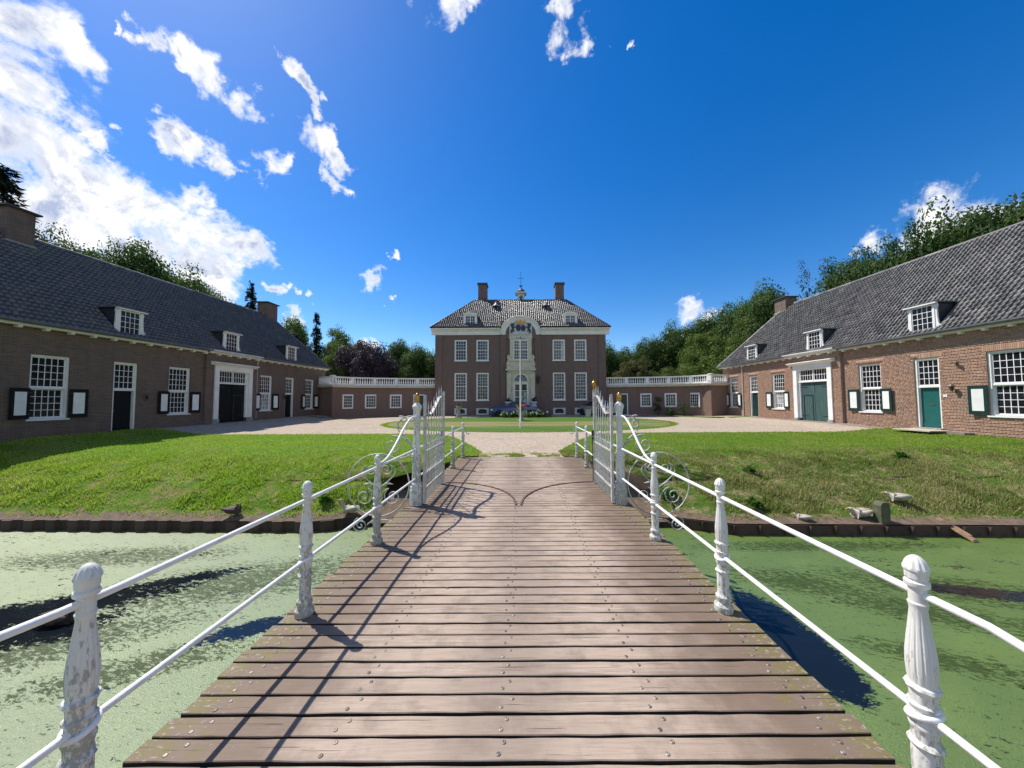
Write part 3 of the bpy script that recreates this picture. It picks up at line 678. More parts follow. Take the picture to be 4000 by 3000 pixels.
while y < 10.9:
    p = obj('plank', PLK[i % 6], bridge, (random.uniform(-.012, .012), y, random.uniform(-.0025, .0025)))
    p.rotation_euler = (random.uniform(-.006, .006), 0, random.uniform(-.0012, .0012) + (math.pi if random.random() < .5 else 0))
    fl = -1 if abs(p.rotation_euler.z) > 1 else 1
    for bx in BOLT_X:
        for q in (-1, 1):
            b = (bx + q * .024 + random.uniform(-.014, .014), q * .030 + random.uniform(-.006, .006), 0)
            if 1.3 < y < 5.2: obj('bolt', bolt_me, p, (b[0] * fl, b[1] * fl, -.0008))
            elif y >= 5.2: far_bolts.lathe([(-.004, .0125), (.002, .0125), (.0045, .007)], 7, (p.location.x + b[0], y + b[1], .001))
    y += PITCH; i += 1
far_bolts.build('bolts', 'bolt_metal', bridge, kind='stuff')
for bx in (-1.72, -.9, -.05, .82, 1.7):
    MB().box(bx - .09, bx + .09, -2.6, 10.0, -.34, -.052).build('beam', 'dark_timber', bridge)
for yy in (1.2, 5.2, 8.6):
    for bx in (-1.45, 0, 1.45):
        MB().lathe([(-2.6, .13), (-.62, .12)], 12, (bx, yy, 0)).build('pile', 'dark_timber', bridge)
    MB().box(-1.8, 1.8, yy - .13, yy + .13, -.61, -.345).build('crossbeam', 'dark_timber', bridge)
# curved gate tracks let into the deck
for sgn, lab in ((-1, None), (1, None)):
    mb = MB(); hx, hy, r = sgn * 1.66, 6.0, 1.605; a0, a1 = (.03, 1.5); pts = []
    for k in range(25):
        a = a0 + (a1 - a0) * k / 24; pts.append((hx - sgn * r * math.sin(a), hy + r * math.cos(a), .0))
    e = Vector(pts[-1]); pts.append((e.x - sgn * .012, e.y - .05, 0)); pts.append((e.x - sgn * .012, e.y - .16, 0))
    for (a, b) in zip(pts, pts[1:]):
        d = (Vector(b) - Vector(a)).normalized(); nrm = Vector((-d.y, d.x, 0)) * .017
        A, B = Vector(a), Vector(b); z = Vector((0, 0, .016)); o_ = Vector((0, 0, -.02))
        mb.add([A - nrm + o_, A + nrm + o_, B + nrm + o_, B - nrm + o_, A - nrm + z, A + nrm + z, B + nrm + z, B - nrm + z], [(4, 7, 6, 5), (0, 4, 5, 1), (1, 5, 6, 2), (2, 6, 7, 3), (3, 7, 4, 0)])
    mb.build('gate_track', 'rust_iron', bridge)
ab = thing('abutment', 'dark retaining wall with wings under the far end of the bridge', 'retaining wall', (BX, 9.96, 0))
MB().box(-1.96, 1.96, 0, .5, -2.2, -.36).build('wall', 'dark_timber', ab)
for s_ in (-1, 1):
    MB().box(s_ * 1.97, s_ * 3.72, 0, .12, -2.2, .012).build('wing_wall', 'dark_timber', ab)
    MB().box(s_ * 1.942, s_ * 1.965, .0, .96, -.5, .005).build('end_board', 'dark_timber', ab)

# ---------------------------------------------------------------- railings
POST = [(0, .068), (.02, .074), (.05, .072), (.065, .060), (.08, .052), (.10, .060), (.125, .060), (.14, .048), (.155, .043), (.22, .046), (.30, .046), (.322, .043), (.326, .050), (.335, .056), (.344, .050), (.352, .043), (.385, .042), (.405, .050), (.412, .050), (.43, .044),
        (.475, .043), (.49, .051), (.498, .051), (.505, .042), (.545, .043), (.556, .050), (.566, .056), (.576, .052), (.582, .043), (.605, .0465), (.65, .0495), (.70, .0485), (.76, .0425), (.83, .034), (.89, .028), (.905, .031), (.915, .033), (.922, .0285), (.98, .029), (.986, .038), (.992, .0405), (1.006, .0405), (1.012, .033), (1.018, .033), (1.022, .037), (1.052, .0375), (1.056, .042), (1.066, .042), (1.072, .039), (1.086, .035), (1.10, .027), (1.112, .015), (1.117, .003)]
def flute(z, a):
    if .60 < z < .88: return 1 - .06 * max(0, math.cos(a * 14)) ** .7
    if 1.02 < z < 1.05: return 1 - .05 * (math.cos(a * 10) > .55)
    if 1.06 < z < 1.113: return 1 + .045 * math.cos(a * 12)
    if .16 < z < .31: return 1 - .05 * max(0, math.cos(a * 8))
    if .34 < z < .40 or .50 < z < .57: return 1 + .045 * math.sin(a * 9 + z * 90)
    return 1
post_me = MB().lathe(POST, 56, (0, 0, 0), flute).mesh('post', 'post_paint', 24)
ring_me = MB().tube([(math.cos(a) * .0475, math.sin(a) * .0475, .02 * math.sin(a)) for a in np.linspace(0, 2 * math.pi, 25)[:-1]], .0135, 8, True).mesh('rail_ring', 'rail_paint', 60)
UP, LO = .957, .453
def railing(sgn, ys, label, ext=None, start=None):
    x = BX + sgn * 1.78
    t = thing('bridge_railing', label, 'railing', (x, ys[0], 0), 0, 'white railings of the bridge')
    for yy in ys:
        p = obj('post', post_me, t, (0, yy - ys[0], 0), random.uniform(0, 6))
        obj('rail_ring', ring_me, p, (0, 0, LO), 0)
    return t
def rail(t, pts, r=.0165):
    o = t.location; MB().tube([(p[0] - o.x, p[1] - o.y, p[2] - o.z) for p in pts], r, 10).build('rail', 'rail_paint', t, 60)
XL, XR = BX - 1.78, BX + 1.78
rl = railing(-1, [1.49, 2.98, 4.42], 'near white iron railing along the left edge of the bridge')
rail(rl, [(XL - .02, -2.4, UP), (XL - .03, .2, UP), (XL - .045, 1.1, UP + .012), (XL - .01, 1.40, UP + .002), (XL, 1.6, UP), (XL, 6.0, UP)]); rail(rl, [(XL, -2.4, LO), (XL, 6.0, LO)])
rr = railing(1, [1.53, 3.01, 4.50], 'near white iron railing along the right edge of the bridge')
rail(rr, [(XR, 6.0, UP), (XR, 1.6, UP), (XR + .01, 1.45, UP - .004), (XR + .04, 1.33, UP - .018), (XR + .055, 1.22, UP - .045), (XR + .05, 1.1, UP - .09), (XR + .02, .9, UP - .19), (XR, .5, UP - .45), (XR, .2, .1)]); rail(rr, [(XR, -2.4, LO), (XR, 6.0, LO)])
def swan(sgn, t, x, y0, y1):                           # rail that sweeps up from the last post to the gate post
    pts = []
    for k in range(21):
        u = k / 20
        z = .985 + (1.515 - .985) * smooth01((u - .08) / .84) + .02 * math.sin(u * math.pi)
        pts.append((x, y0 + (y1 - y0) * u, z))
    rail(t, pts, .0165)
swan(-1, rl, XL, 4.44, 6.0); swan(1, rr, XR, 4.52, 6.0)
for sgn, x, lab in ((-1, XL, 'far white iron railing beyond the left gate'), (1, XR, 'far white iron railing beyond the right gate')):
    t = railing(sgn, [7.55, 9.19, 10.78], lab)
    for z in (UP, LO): rail(t, [(x, 6.05, z), (x, 10.78, z)])
    h = MB(); o = t.location
    h.tube([(0 - sgn * .03, 10.78 - o.y, .97), (-sgn * .06, 10.78 - o.y + .05, .93), (-sgn * .085, 10.78 - o.y + .07, .85), (-sgn * .10, 10.78 - o.y + .08, .76), (-sgn * .13, 10.78 - o.y + .08, .73), (-sgn * .155, 10.78 - o.y + .08, .75)], .012, 8)
    h.lathe([(-.03, .002), (-.02, .022), (0, .03), (.02, .022), (.03, .002)], 10, (-sgn * .16, 10.78 - o.y + .08, .755))
    h.build('scroll_end', 'gate_paint', t, 60)

# ---------------------------------------------------------------- gate posts, gates, scroll screens
def gate_post(sgn, label):
    x = BX + sgn * 1.775
    t = thing('gate_post', label, 'gate post', (x, 6.03, 0), 0, 'gate posts on the bridge')
    b = MB()
    octo = lambda r: [(r * math.cos(a), r * math.sin(a)) for a in [math.pi / 8 + k * math.pi / 4 for k in range(8)]]
    b.prism(octo(.112), lambda p, d: (p[0], p[1], d), 0, .27); b.prism(octo(.104), lambda p, d: (p[0], p[1], d), .27, .30)
    b.lathe([(.30, .098), (.315, .106), (.33, .095), (.35, .092), (.365, .1), (.38, .088)], 24)
    b.build('base', 'post_paint', t, 30)
    s = MB().lathe([(.38, .080), (.40, .074), (.80, .074), (.82, .080), (.835, .086), (.85, .08), (.862, .088), (.88, .075), (.895, .068), (.91, .060), (.93, .056), (1.36, .052), (1.40, .056), (1.42, .07), (1.45, .06), (1.47, .074), (1.50, .072), (1.52, .058), (1.56, .054), (1.59, .058), (1.64, .068), (1.675, .080), (1.70, .084), (1.71, .076), (1.735, .060), (1.76, .036), (1.775, .028), (1.785, .022)], 32, (0, 0, 0),
                    lambda z, a: 1 - .05 * max(0, math.cos(a * 12)) if .93 <= z <= 1.36 else (1 - .03 * max(0, math.cos(a * 8)) if .4 <= z <= .8 else 1))
    s.build('shaft', 'post_paint', t, 30)
    MB().lathe([(1.775, .024), (1.785, .040), (1.80, .047), (1.812, .040), (1.82, .042), (1.845, .044), (1.875, .040), (1.905, .028), (1.925, .014), (1.935, .003)], 18, (0, 0, 0), lambda z, a: 1 + .09 * math.cos(a * 6 + z * 160)).build('finial', 'gold', t, 60)
    MB().box(-sgn * .05, -sgn * .12, -.035, .035, 1.30, 1.345).box(-sgn * .05, -sgn * .12, -.02, .02, 1.50, 1.525).build('hinge', 'post_paint', t)
    return t
gate_post(-1, 'left white iron gate post with a gilded cone on top')
gate_post(1, 'right white iron gate post with a gilded cone on top')
def spear(mb, x, z, r, h):
    mb.lathe([(0, r), (.012, r * 1.9), (.02, r * 1.3), (.03, r * 1.9), (.045, r * 1.1), (h * .75, r * .7), (h, .001)], 8, (x, 0, z))
def gate(sgn, label, urn):
    t = thing('iron_gate', label, 'gate', (BX + sgn * 1.635, 6.03, 0), math.pi / 2, 'gates standing open on the bridge')
    L = 1.43                                            # local x runs from the hinge stile to the free stile
    def bar(name, x0, x1, z0, z1, w, **k): return MB().box(x0, x1, -w, w, z0, z1).build(name, 'gate_paint', t, **k)
    st = MB().box(-.028, .028, -.022, .022, .03, 1.72); st.prism([(-.036, 1.70), (.036, 1.70), (.036, 1.74), (0, 1.90), (-.036, 1.74)], lambda p, d: (p[0], d, p[1]), -.024, .024); st.build('stile', 'gate_paint', t)
    MB().box(L - .024, L + .024, -.022, .022, .02, 2.0).build('stile', 'gate_paint', t)
    for z in (.27, .53, .90): bar('rail', .03, L - .026, z - (.016 if z != .53 else .008), z + (.016 if z != .53 else .008), .014)
    def curve(u): return 1.575 + (1.885 - 1.575) * smooth01((u - .22) / .62) - .03 * math.exp(-((u - .2) / .12) ** 2)
    rb = MB(); n = 22
    for k in range(n):
        u0, u1 = k / n, (k + 1) / n; x0, x1 = .03 + (L - .056) * u0, .03 + (L - .056) * u1; z0, z1 = curve(u0), curve(u1); hw = .03
        rb.add([(x0, -hw, z0 - .008), (x0, hw, z0 - .008), (x0, hw, z0 + .008), (x0, -hw, z0 + .008), (x1, -hw, z1 - .008), (x1, hw, z1 - .008), (x1, hw, z1 + .008), (x1, -hw, z1 + .008)],
               [(0, 1, 5, 4), (1, 2, 6, 5), (2, 3, 7, 6), (3, 0, 4, 7)])
    rb.build('top_rail', 'gate_paint', t)
    nb = 6
    for k in range(nb):
        u = (k + 1) / (nb + 1); x = .03 + (L - .056) * u; zt = curve(u)
        b = MB().tube([(x, 0, .06), (x, 0, zt + .10)], .0105, 8); spear(b, x, zt + .10, .0085, .13)
        b.build('bar', 'gate_paint', t, 50)
    for k in range(nb + 1):
        u = (k + .5) / (nb + 1); x = .03 + (L - .056) * u
        b = MB().tube([(x, 0, .06), (x, 0, .97)], .009, 8); spear(b, x, .97, .0085, .10)
        b.build('dog_bar', 'gate_paint', t, 50)
    MB().tube([(.05, .0, 1.52), (.45, .0, .93)], .008, 6).build('brace', 'gate_paint', t, 50)
    bolt = MB().tube([(L - .0, .04, .05), (L - .0, .04, 1.0)], .011, 8); bolt.box(L - .03, L + .03, .02, .06, .95, .99); bolt.box(L - .03, L + .03, .02, .06, 1.02, 1.14)
    bolt.build('drop_bolt', 'black_iron', t, 50)
    if urn:
        u = MB().lathe([(0, .028), (.012, .03), (.03, .016), (.05, .014), (.08, .024), (.12, .040), (.15, .046), (.165, .038), (.18, .044), (.195, .030), (.21, .014), (.23, .009), (.255, .002)], 16, (L, 0, 2.0))
        for q in (-1, 1):
            u.tube([(L + q * .036, 0, 2.10), (L + q * .075, 0, 2.14), (L + q * .082, 0, 2.18), (L + q * .06, 0, 2.20), (L + q * .046, 0, 2.18)], .007, 6)
        u.build('urn_finial', 'gold', t, 60)
gate(-1, 'left white iron gate leaf swung open, bare stile top', False)
gate(1, 'right white iron gate leaf swung open, gilded urn on its stile', True)

def spiral(cx, cz, r0, turns, a0, dirn, n=40, r1=.012):
    return [(cx + (r0 + (r1 - r0) * k / n) * math.cos(a0 + dirn * 2 * math.pi * turns * k / n), 0, cz + (r0 + (r1 - r0) * k / n) * math.sin(a0 + dirn * 2 * math.pi * turns * k / n)) for k in range(n + 1)]
def bez(p0, p1, p2, p3, n=16):
    return [tuple((1 - t) ** 3 * a + 3 * (1 - t) ** 2 * t * b + 3 * (1 - t) * t * t * c + t ** 3 * d for a, b, c, d in ((p0[0], p1[0], p2[0], p3[0]), (0, 0, 0, 0), (p0[1], p1[1], p2[1], p3[1]))) for t in [k / n for k in range(n + 1)]]
def screen_thing(sgn, label):
    t = thing('scroll_screen', label, 'scrollwork', (BX + sgn * 1.775, 6.03, 0), 0, 'scrollwork screens beside the gate posts')
    c, cz, r = sgn * .66, .34, .535
    def part(name, pts, rad=.010, closed=False): MB().tube(pts, rad, 7, closed).build(name, 'gate_paint', t, 60)
    part('ring', [(c + r * math.cos(a), 0, cz + r * math.sin(a)) for a in np.linspace(0, 2 * math.pi, 57)[:-1]], .012, True)
    for q in (-1, 1):                                   # heart-shaped pairs of scrolls inside the ring
        part('scroll', spiral(c + q * .13, cz + .27, .105, 1.6, math.pi / 2 - q * 1.0, -q) , .009)
        part('scroll', bez((c + q * .20, cz + .34), (c + q * .42, cz + .24), (c + q * .20, cz + .08), (c, cz - .06)), .009)
        part('scroll', spiral(c + q * .25, cz - .20, .155, 1.7, math.pi / 2 + q * .5, q), .010)
        part('scroll', bez((c + q * .18, cz - .06), (c + q * .10, cz - .08), (c + q * .04, cz - .16), (c, cz - .30)), .008)
        part('leaf', [(c + q * .05, 0, cz - .02), (c + q * .15, 0, cz + .03), (c + q * .26, 0, cz + .01)], [.006, .022, .003])
    part('scroll', spiral(c + sgn * .30, cz - .69, .135, 1.9, math.pi * .6, -sgn), .011)
    part('scroll', bez((c + sgn * .18, cz - .68), (c + sgn * .10, cz - .56), (c - sgn * .10, cz - .60), (c - sgn * .36, cz - .62)), .010)
    g = sgn * .05                                       # S-scrolls climbing the gate post
    part('scroll', spiral(sgn * .27, 1.40, .13, 1.5, math.pi * (.5 - sgn * .1), sgn), .012)
    part('scroll', bez((g, 1.52), (sgn * .20, 1.56), (sgn * .42, 1.44), (sgn * .30, 1.25)), .011)
    part('scroll', spiral(sgn * .43, 1.02, .165, 1.6, math.pi * .5, sgn), .012)
    part('scroll', bez((sgn * .28, 1.24), (sgn * .18, 1.12), (sgn * .02, 1.05), (sgn * .09, .90)), .012)
    part('scroll', bez((sgn * .43, 1.185), (sgn * .25, 1.20), (sgn * .05, 1.05), (g, .86)), .011)
    part('scroll', bez((g, .93), (sgn * .2, .72), (sgn * .45, .80), (sgn * .75, .875)), .010)
screen_thing(-1, 'round white scrollwork screen outside the left gate post')
screen_thing(1, 'round white scrollwork screen outside the right gate post')

# ---------------------------------------------------------------- windows, shutters, walls (shared builders)
# every builder works in a facade frame: x along the wall, y outwards, z up
CACHE = {}
def once(key, fn):
    if key not in CACHE: CACHE[key] = fn()
    return CACHE[key]
pane_me = MB().box(-.5, .5, -.004, .004, -.5, .5)
def pane_mesh(mat): return once(('pane', mat), lambda: pane_me.mesh('pane', mat))
def lights(parent, x0, x1, z0, z1, cols, rows, y, glassmat, stile=.042, barw=.022, name='sash', rail_b=None, mat='white_paint'):
    """a sash: frame and glazing bars as one part, every pane a part of its own"""
    w, h = x1 - x0, z1 - z0; rb = rail_b or stile
    def mk():
        mb = MB(); mb.box(0, stile, -.02, .02, 0, h).box(w - stile, w, -.02, .02, 0, h).box(stile, w - stile, -.02, .02, 0, rb).box(stile, w - stile, -.02, .02, h - stile, h)
        gw, gh = (w - 2 * stile), (h - stile - rb)
        for k in range(1, cols): x = stile + gw * k / cols; mb.box(x - barw / 2, x + barw / 2, -.013, .014, rb, h - stile)
        for k in range(1, rows): z = rb + gh * k / rows; mb.box(stile, w - stile, -.012, .013, z - barw / 2, z + barw / 2)
        return mb.mesh(name, mat)
    s = obj(name, once(('sash', round(w, 3), round(h, 3), cols, rows, stile, barw, rb, mat), mk), parent, (x0, y, z0))
    gw, gh = (w - 2 * stile) / cols, (h - stile - rb) / rows
    for i in range(cols):
        for j in range(rows):
            gm = glassmat(i, j) if callable(glassmat) else glassmat
            p = obj('pane', pane_mesh(gm), parent, (x0 + stile + gw * (i + .5), y - .002, z0 + rb + gh * (j + .5)))
            p.scale = (gw, 1, gh); p.rotation_euler = (random.gauss(0, .012), 0, random.gauss(0, .012))
    return s
def window(parent, x, z, w, h, cols, ru, rl, split, gm='pane_dark', fw=.075, set_in=.06, depth=.2, sill=True, gml=None):
    """sash window of a side wing: flush white frame, transom at 'split', sashes set back; x is the middle, z the sill"""
    def mk():
        mb = MB(); a = -set_in; d = -set_in - depth
        mb.box(-w / 2, -w / 2 + fw, d, a, 0, h).box(w / 2 - fw, w / 2, d, a, 0, h).box(-w / 2 + fw, w / 2 - fw, d, a, h - fw, h)
        if rl: mb.box(-w / 2 + fw, w / 2 - fw, d, a - .02, split - .035, split + .035)
        mb.box(-w / 2 + fw, w / 2 - fw, d, a - .01, 0, .05)
        return mb.mesh('window', 'white_paint')
    o = obj('window', once(('win', w, h, fw, set_in, depth, split, rl > 0), mk), parent, (x, 0, z))
    if rl:
        lights(o, -w / 2 + fw, w / 2 - fw, split + .035, h - fw, cols, ru, -set_in - .07, gm)
        lights(o, -w / 2 + fw, w / 2 - fw, .05, split - .035, cols, rl, -set_in - .13, gml or gm)
    else: lights(o, -w / 2 + fw, w / 2 - fw, .05, h - fw, cols, ru, -set_in - .07, gm)
    if sill: MB().box(-w / 2 - .04, w / 2 + .04, -.2, .06, -.06, .0).build('sill', 'white_paint', o)
    return o
def shutter(parent, x, z, h, rz, side, w=.57, paint='dark_green_paint'):
    """hinged at x; opens away from the window towards 'side'"""
    mb = MB(); mb.box(0, side * w, 0, .035, 0, h)
    o = mb.build('shutter', paint, parent, None, (x, .03, z), rz)
    MB().box(side * .115, side * (w - .115), .035, .047, .15, h - .15).build('panel', 'white_paint', o)
    hg = MB()
    for q in (.16, h - .2): hg.box(-side * .02, side * .16, .036, .044, q, q + .035)
    hg.build('hinge', 'black_iron', o)
    return o
def wall_grid(x0, x1, z0, z1, holes, y=0.0, depth=.26, mb=None):
    """wall face at y with rectangular holes (x0, x1, z0, z1) and their reveals"""
    mb = mb or MB()
    xs_ = sorted({x0, x1} | {v for h in holes for v in h[:2] if x0 < v < x1}); zs = sorted({z0, z1} | {v for h in holes for v in h[2:] if z0 < v < z1})
    for a, b in zip(xs_, xs_[1:]):
        for c, d in zip(zs, zs[1:]):
            mx, mz = (a + b) / 2, (c + d) / 2
            if any(h[0] < mx < h[1] and h[2] < mz < h[3] for h in holes): continue
            mb.quad((b, y, c), (a, y, c), (a, y, d), (b, y, d))
    for h in holes:
        a, b, c, d = h; e = y - depth
        mb.quad((a, y, c), (a, e, c), (a, e, d), (a, y, d)); mb.quad((b, e, c), (b, y, c), (b, y, d), (b, e, d))
        mb.quad((a, y, d), (a, e, d), (b, e, d), (b, y, d)); mb.quad((a, e, c), (a, y, c), (b, y, c), (b, e, c))
        mb.quad((b, e, c), (a, e, c), (a, e, d), (b, e, d))
    return mb

# pantile: S-shaped, its lower lip lying over the tile below; x across, y up the slope, z off the roof
TW, TL = .205, .25
def pantile_arrays(w=TW, L=TL):
    prof = [(0, .022), (.10, .005), (.22, 0), (.35, .008), (.50, .027), (.65, .048), (.79, .066), (.90, .072), (1.0, .064), (1.09, .036)]
    n = len(prof); V = []; F = []
    for yy, lift in ((L * 1.14, .002), (0, .022)):
        for u, z in prof: V.append(((u - .5) * w, yy, z + lift))
    for k in range(n): v = V[n + k]; V.append((v[0], v[1] + .004, v[2] - .032))
    for k in range(n - 1): F.append((k, n + k, n + k + 1, k + 1)); F.append((n + k, 2 * n + k, 2 * n + k + 1, n + k + 1))
    return np.array(V), np.array(F)
TV, TF = pantile_arrays()
def tile_slope(roof, mat, O, ax, up, width, slope, keep, n_parts, jit=.012):
    """covers a roof slope with pantiles: O lower corner, ax/up unit vectors in the roof's frame; the nearest ones become parts"""
    ax, up, O = np.array(ax, float), np.array(up, float), np.array(O, float); nz = np.cross(ax, up)
    M3 = np.stack([ax, up, nz], 1)
    T = []
    for j in range(int(slope / TL) + 1):
        for i in range(int(width / TW)):
            a, b = (i + .5) * TW, j * TL
            if b + TL * .6 > slope or not keep(a, b + TL * .5): continue
            T.append((a + random.uniform(-.004, .004), b + random.uniform(-.006, .006), random.gauss(0, jit), random.gauss(0, jit * .8)))
    T = np.array(T); P = O + np.outer(T[:, 0], ax) + np.outer(T[:, 1], up)
    mw = np.array(roof.matrix_world); Pw = P @ mw[:3, :3].T + mw[:3, 3]
    sx, sy, d = screen(Pw); vis = (sx > .0) & (sx < 1.0) & (sy > 0) & (sy < 1) & (d > 0)
    size = np.where(vis, 1 / np.maximum(d, .1), 0)
    order = np.argsort(-size); part = set(order[:n_parts].tolist()) if n_parts else set()
    me = once(('tile', mat), lambda: np_mesh('roof_tile', TV, TF, mat, True))
    V = []; Fs = []
    for k in range(len(T)):
        c, s_ = math.cos(T[k, 2]), math.sin(T[k, 2]); rot = np.array([[c, -s_, 0], [s_, c, 0], [0, 0, 1]])
        ti = T[k, 3]; rot = rot @ np.array([[1, 0, 0], [0, math.cos(ti), -math.sin(ti)], [0, math.sin(ti), math.cos(ti)]])
        if k in part:
            o = obj('roof_tile', me, roof); m = np.eye(4); m[:3, :3] = M3 @ rot; m[:3, 3] = P[k]; o.matrix_local = Matrix(m.tolist())
        else:
            V.append((TV @ rot.T) @ M3.T + P[k]); Fs.append(TF + len(TV) * (len(V) - 1))
    if V: obj('roof_tiles', np_mesh('roof_tiles', np.concatenate(V), np.concatenate(Fs), mat, True), roof, kind='stuff')
def ridge_tiles(roof, a, b, mat, r=.11):
    mb = MB(); a, b = Vector(a), Vector(b); L = (b - a).length; n = max(1, int(L / .36)); d = (b - a) / L
    for k in range(n):
        p = a + d * (L / n) * k; q = p + d * (L / n) * 1.06
        mb.tube([p, q], [r * .92, r], 8)
    return mb.build('ridge_tile', mat, roof, 60)

def lantern(parent_label, cat_loc, rz, group=None):
    t = thing('wall_lamp', parent_label, 'lamp', cat_loc, rz, group)
    MB().box(-.03, .03, 0, .015, -.1, .06).tube([(0, .01, -.06), (0, .12, -.09), (0, .17, -.04), (0, .17, .0)], .012, 6).build('bracket', 'bronze', t, 60)
    MB().lathe([(0, .045), (.03, .055), (.17, .09), (.18, .09)], 6, (0, .17, 0)).build('lamp_glass', 'car_glass', t)
    MB().lathe([(.18, .105), (.20, .10), (.26, .05), (.28, .02), (.31, .022), (.33, .004)], 6, (0, .17, 0)).lathe([(-.03, .01), (0, .05), (.01, .05)], 6, (0, .17, 0)).build('lamp_cap', 'bronze', t)
    return t

# ---------------------------------------------------------------- coach houses
def coach_house(side):
    left = side < 0
    a = math.atan((2070 - 2038) / 1338) if left else math.atan((2025 - 2038) / 1338); Wd = 19.6 if left else 19.0
    d = Vector((math.sin(a), math.cos(a), 0)); n = Vector((math.cos(a), -math.sin(a), 0)) * (1 if left else -1)
    lx = -d if left else d; org = -n * Wd
    rz = math.atan2(lx.y, lx.x)
    label = 'long left coach house, its brick front in shade' if left else 'long right coach house, its red brick front in sunlight'
    t = thing('coach_house', label, 'building', org, rz)
    bpy.context.view_layer.update()
    q = -1 if left else 1
    X = lambda tt: q * tt
    zb = .06 if left else .02
    ez = .09 if left else -.05
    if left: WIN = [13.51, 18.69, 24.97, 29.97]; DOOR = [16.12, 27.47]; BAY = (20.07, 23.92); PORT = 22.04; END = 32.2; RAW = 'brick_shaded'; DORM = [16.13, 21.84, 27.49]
    else: WIN = [13.08, 18.32, 24.86, 30.03]; DOOR = [15.73, 27.49]; BAY = (19.8, 23.65); PORT = 21.79; END = 31.6; RAW = 'mortar'; DORM = [15.71, 21.57, 27.45]
    NEAR = 6.5; TOPZ = 4.72 + ez
    ww, wt, ws, sp = 1.17, 3.65 + zb, 1.07 + zb, 2.32 + zb
    # openings in wall coordinates
    def hole(tm, w, z0, z1): return (X(tm) - w / 2, X(tm) + w / 2, z0, z1)
    holes = [hole(tm, ww, ws, wt) for tm in WIN] + [hole(tm, .98, .1, wt) for tm in DOOR]
    holes.append(hole(7.9, .98, .1, wt)) if False else None
    porth = hole(PORT, 2.3, .1, 3.72 + zb)
    secs = [(NEAR, BAY[0]), (BAY[1], END)]
    wm = MB()
    for s0, s1 in secs:
        x0, x1 = sorted((X(s0), X(s1))); wall_grid(x0, x1, -.4, TOPZ, [h for h in holes if x0 < (h[0] + h[1]) / 2 < x1], -.008 if not left else 0, .3, wm)
    x0, x1 = sorted((X(BAY[0]), X(BAY[1]))); by = .15
    wall_grid(x0, x1, -.4, TOPZ, [porth], by - (.008 if not left else 0), .42, wm)
    for xx in (x0, x1): wm.quad((xx, 0 - .3, -.4), (xx, by, -.4), (xx, by, TOPZ), (xx, -.3, TOPZ))
    # back, ends
    DEP = 8.6; xe = sorted((X(NEAR), X(END)))
    wm.quad((xe[0], -DEP, -.4), (xe[1], -DEP, -.4), (xe[1], -DEP, TOPZ), (xe[0], -DEP, TOPZ))
    for xx in xe: wm.quad((xx, 0, -.4), (xx, -DEP, -.4), (xx, -DEP, TOPZ), (xx, 0, TOPZ))
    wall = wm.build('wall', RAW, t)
    if left:    # corner strip
        MB().box(X(31.62), X(END) , .001, .06, -.4, TOPZ - .001).build('corner_strip', 'brick_shaded', t)
    else: brick_front(wall, t, secs, BAY, by, holes, porth, X, TOPZ, END)
    # windows, shutters, doors
    for i, tm in enumerate(WIN):
        sc_ = i == (2 if left else 2)
        window(t, X(tm), ws, ww, wt - ws, 5, 4, 4, sp - ws, 'pane_dark', gml='pane_curtain' if sc_ else ('pane_half' if i == 3 else None))
        for s_ in (-1, 1):
            near_side = (s_ == (1 if left else -1))
            rz_ = s_ * (R(5) + random.uniform(0, R(5)))
            shutter(t, X(tm) + s_ * (ww / 2 - .01), ws + .03, 1.2, rz_, s_, .57, 'shaded_green_paint' if left else 'dark_green_paint')
        if left: pass
    for i, tm in enumerate(DOOR):
        gzl = .30 if left else .44
        gz = [(.37, .53), (.46, .43)][0 if left else 1][i]
        fr = MB(); w = .98; fw = .08
        fr.box(-w / 2, -w / 2 + fw, -.3, -.05, gz - .02, wt).box(w / 2 - fw, w / 2, -.3, -.05, gz - .02, wt).box(-w / 2 + fw, w / 2 - fw, -.3, -.05, wt - fw, wt).box(-w / 2 + fw, w / 2 - fw, -.3, -.07, sp - .04, sp + .05)
        f = fr.build('door_frame', 'white_paint', t, None, (X(tm), 0, 0))
        lights(f, -w / 2 + fw, w / 2 - fw, sp + .05, wt - fw, 4, 4, -.12, 'pane_dark')
        MB().box(-w / 2 - .06, w / 2 + .06, -.3, .16, gz - .14, gz - .022).build('step', 'stone_grey', f)
        dl = MB(); dl.box(-w / 2 + fw + .004, w / 2 - fw - .004, -.22, -.18, gz, sp - .045); dl.box(-w / 2 + fw + .01, w / 2 - fw - .01, -.18, -.16, gz, gz + .2)
        dr = dl.build('door', 'shaded_green_paint' if left else ('teal_paint' if i == 0 else 'dark_green_paint'), t, None, (X(tm), 0, 0))
        hd = MB().box(-.11, .11, -.18, -.165, gz + 1.0, gz + 1.05) if not left and i == 0 else MB().lathe([(0, .03), (.05, .035), (.06, .01)], 8, (q * -.30, -.18, gz + .98))
        hd.build('letter_slot' if not left and i == 0 else 'knob', 'bronze', dr)
    # barn portal in the projecting bay
    px = X(PORT); g = .52 if left else .33; pt = MB(); y0, y1 = by - .3, by + .07
    pw = 1.43
    for s_ in (-1, 1): pt.box(s_ * 1.135, s_ * pw, y0, y1, g + .2, 3.80 + zb)
    pt.box(-1.135, 1.135, y0, y1, 3.69 + zb, 3.80 + zb); pt.box(-pw, pw, by + .005, y1 + .01, 3.802 + zb, 4.0 + zb)
    pt.box(-1.135, 1.135, by - .3, by - .02, 2.86 + zb, 2.94 + zb)
    for s_ in (-1, 1): pt.box(s_ * 1.15, s_ * 1.02, by - .3, by - .06, g + .2, 3.69 + zb)
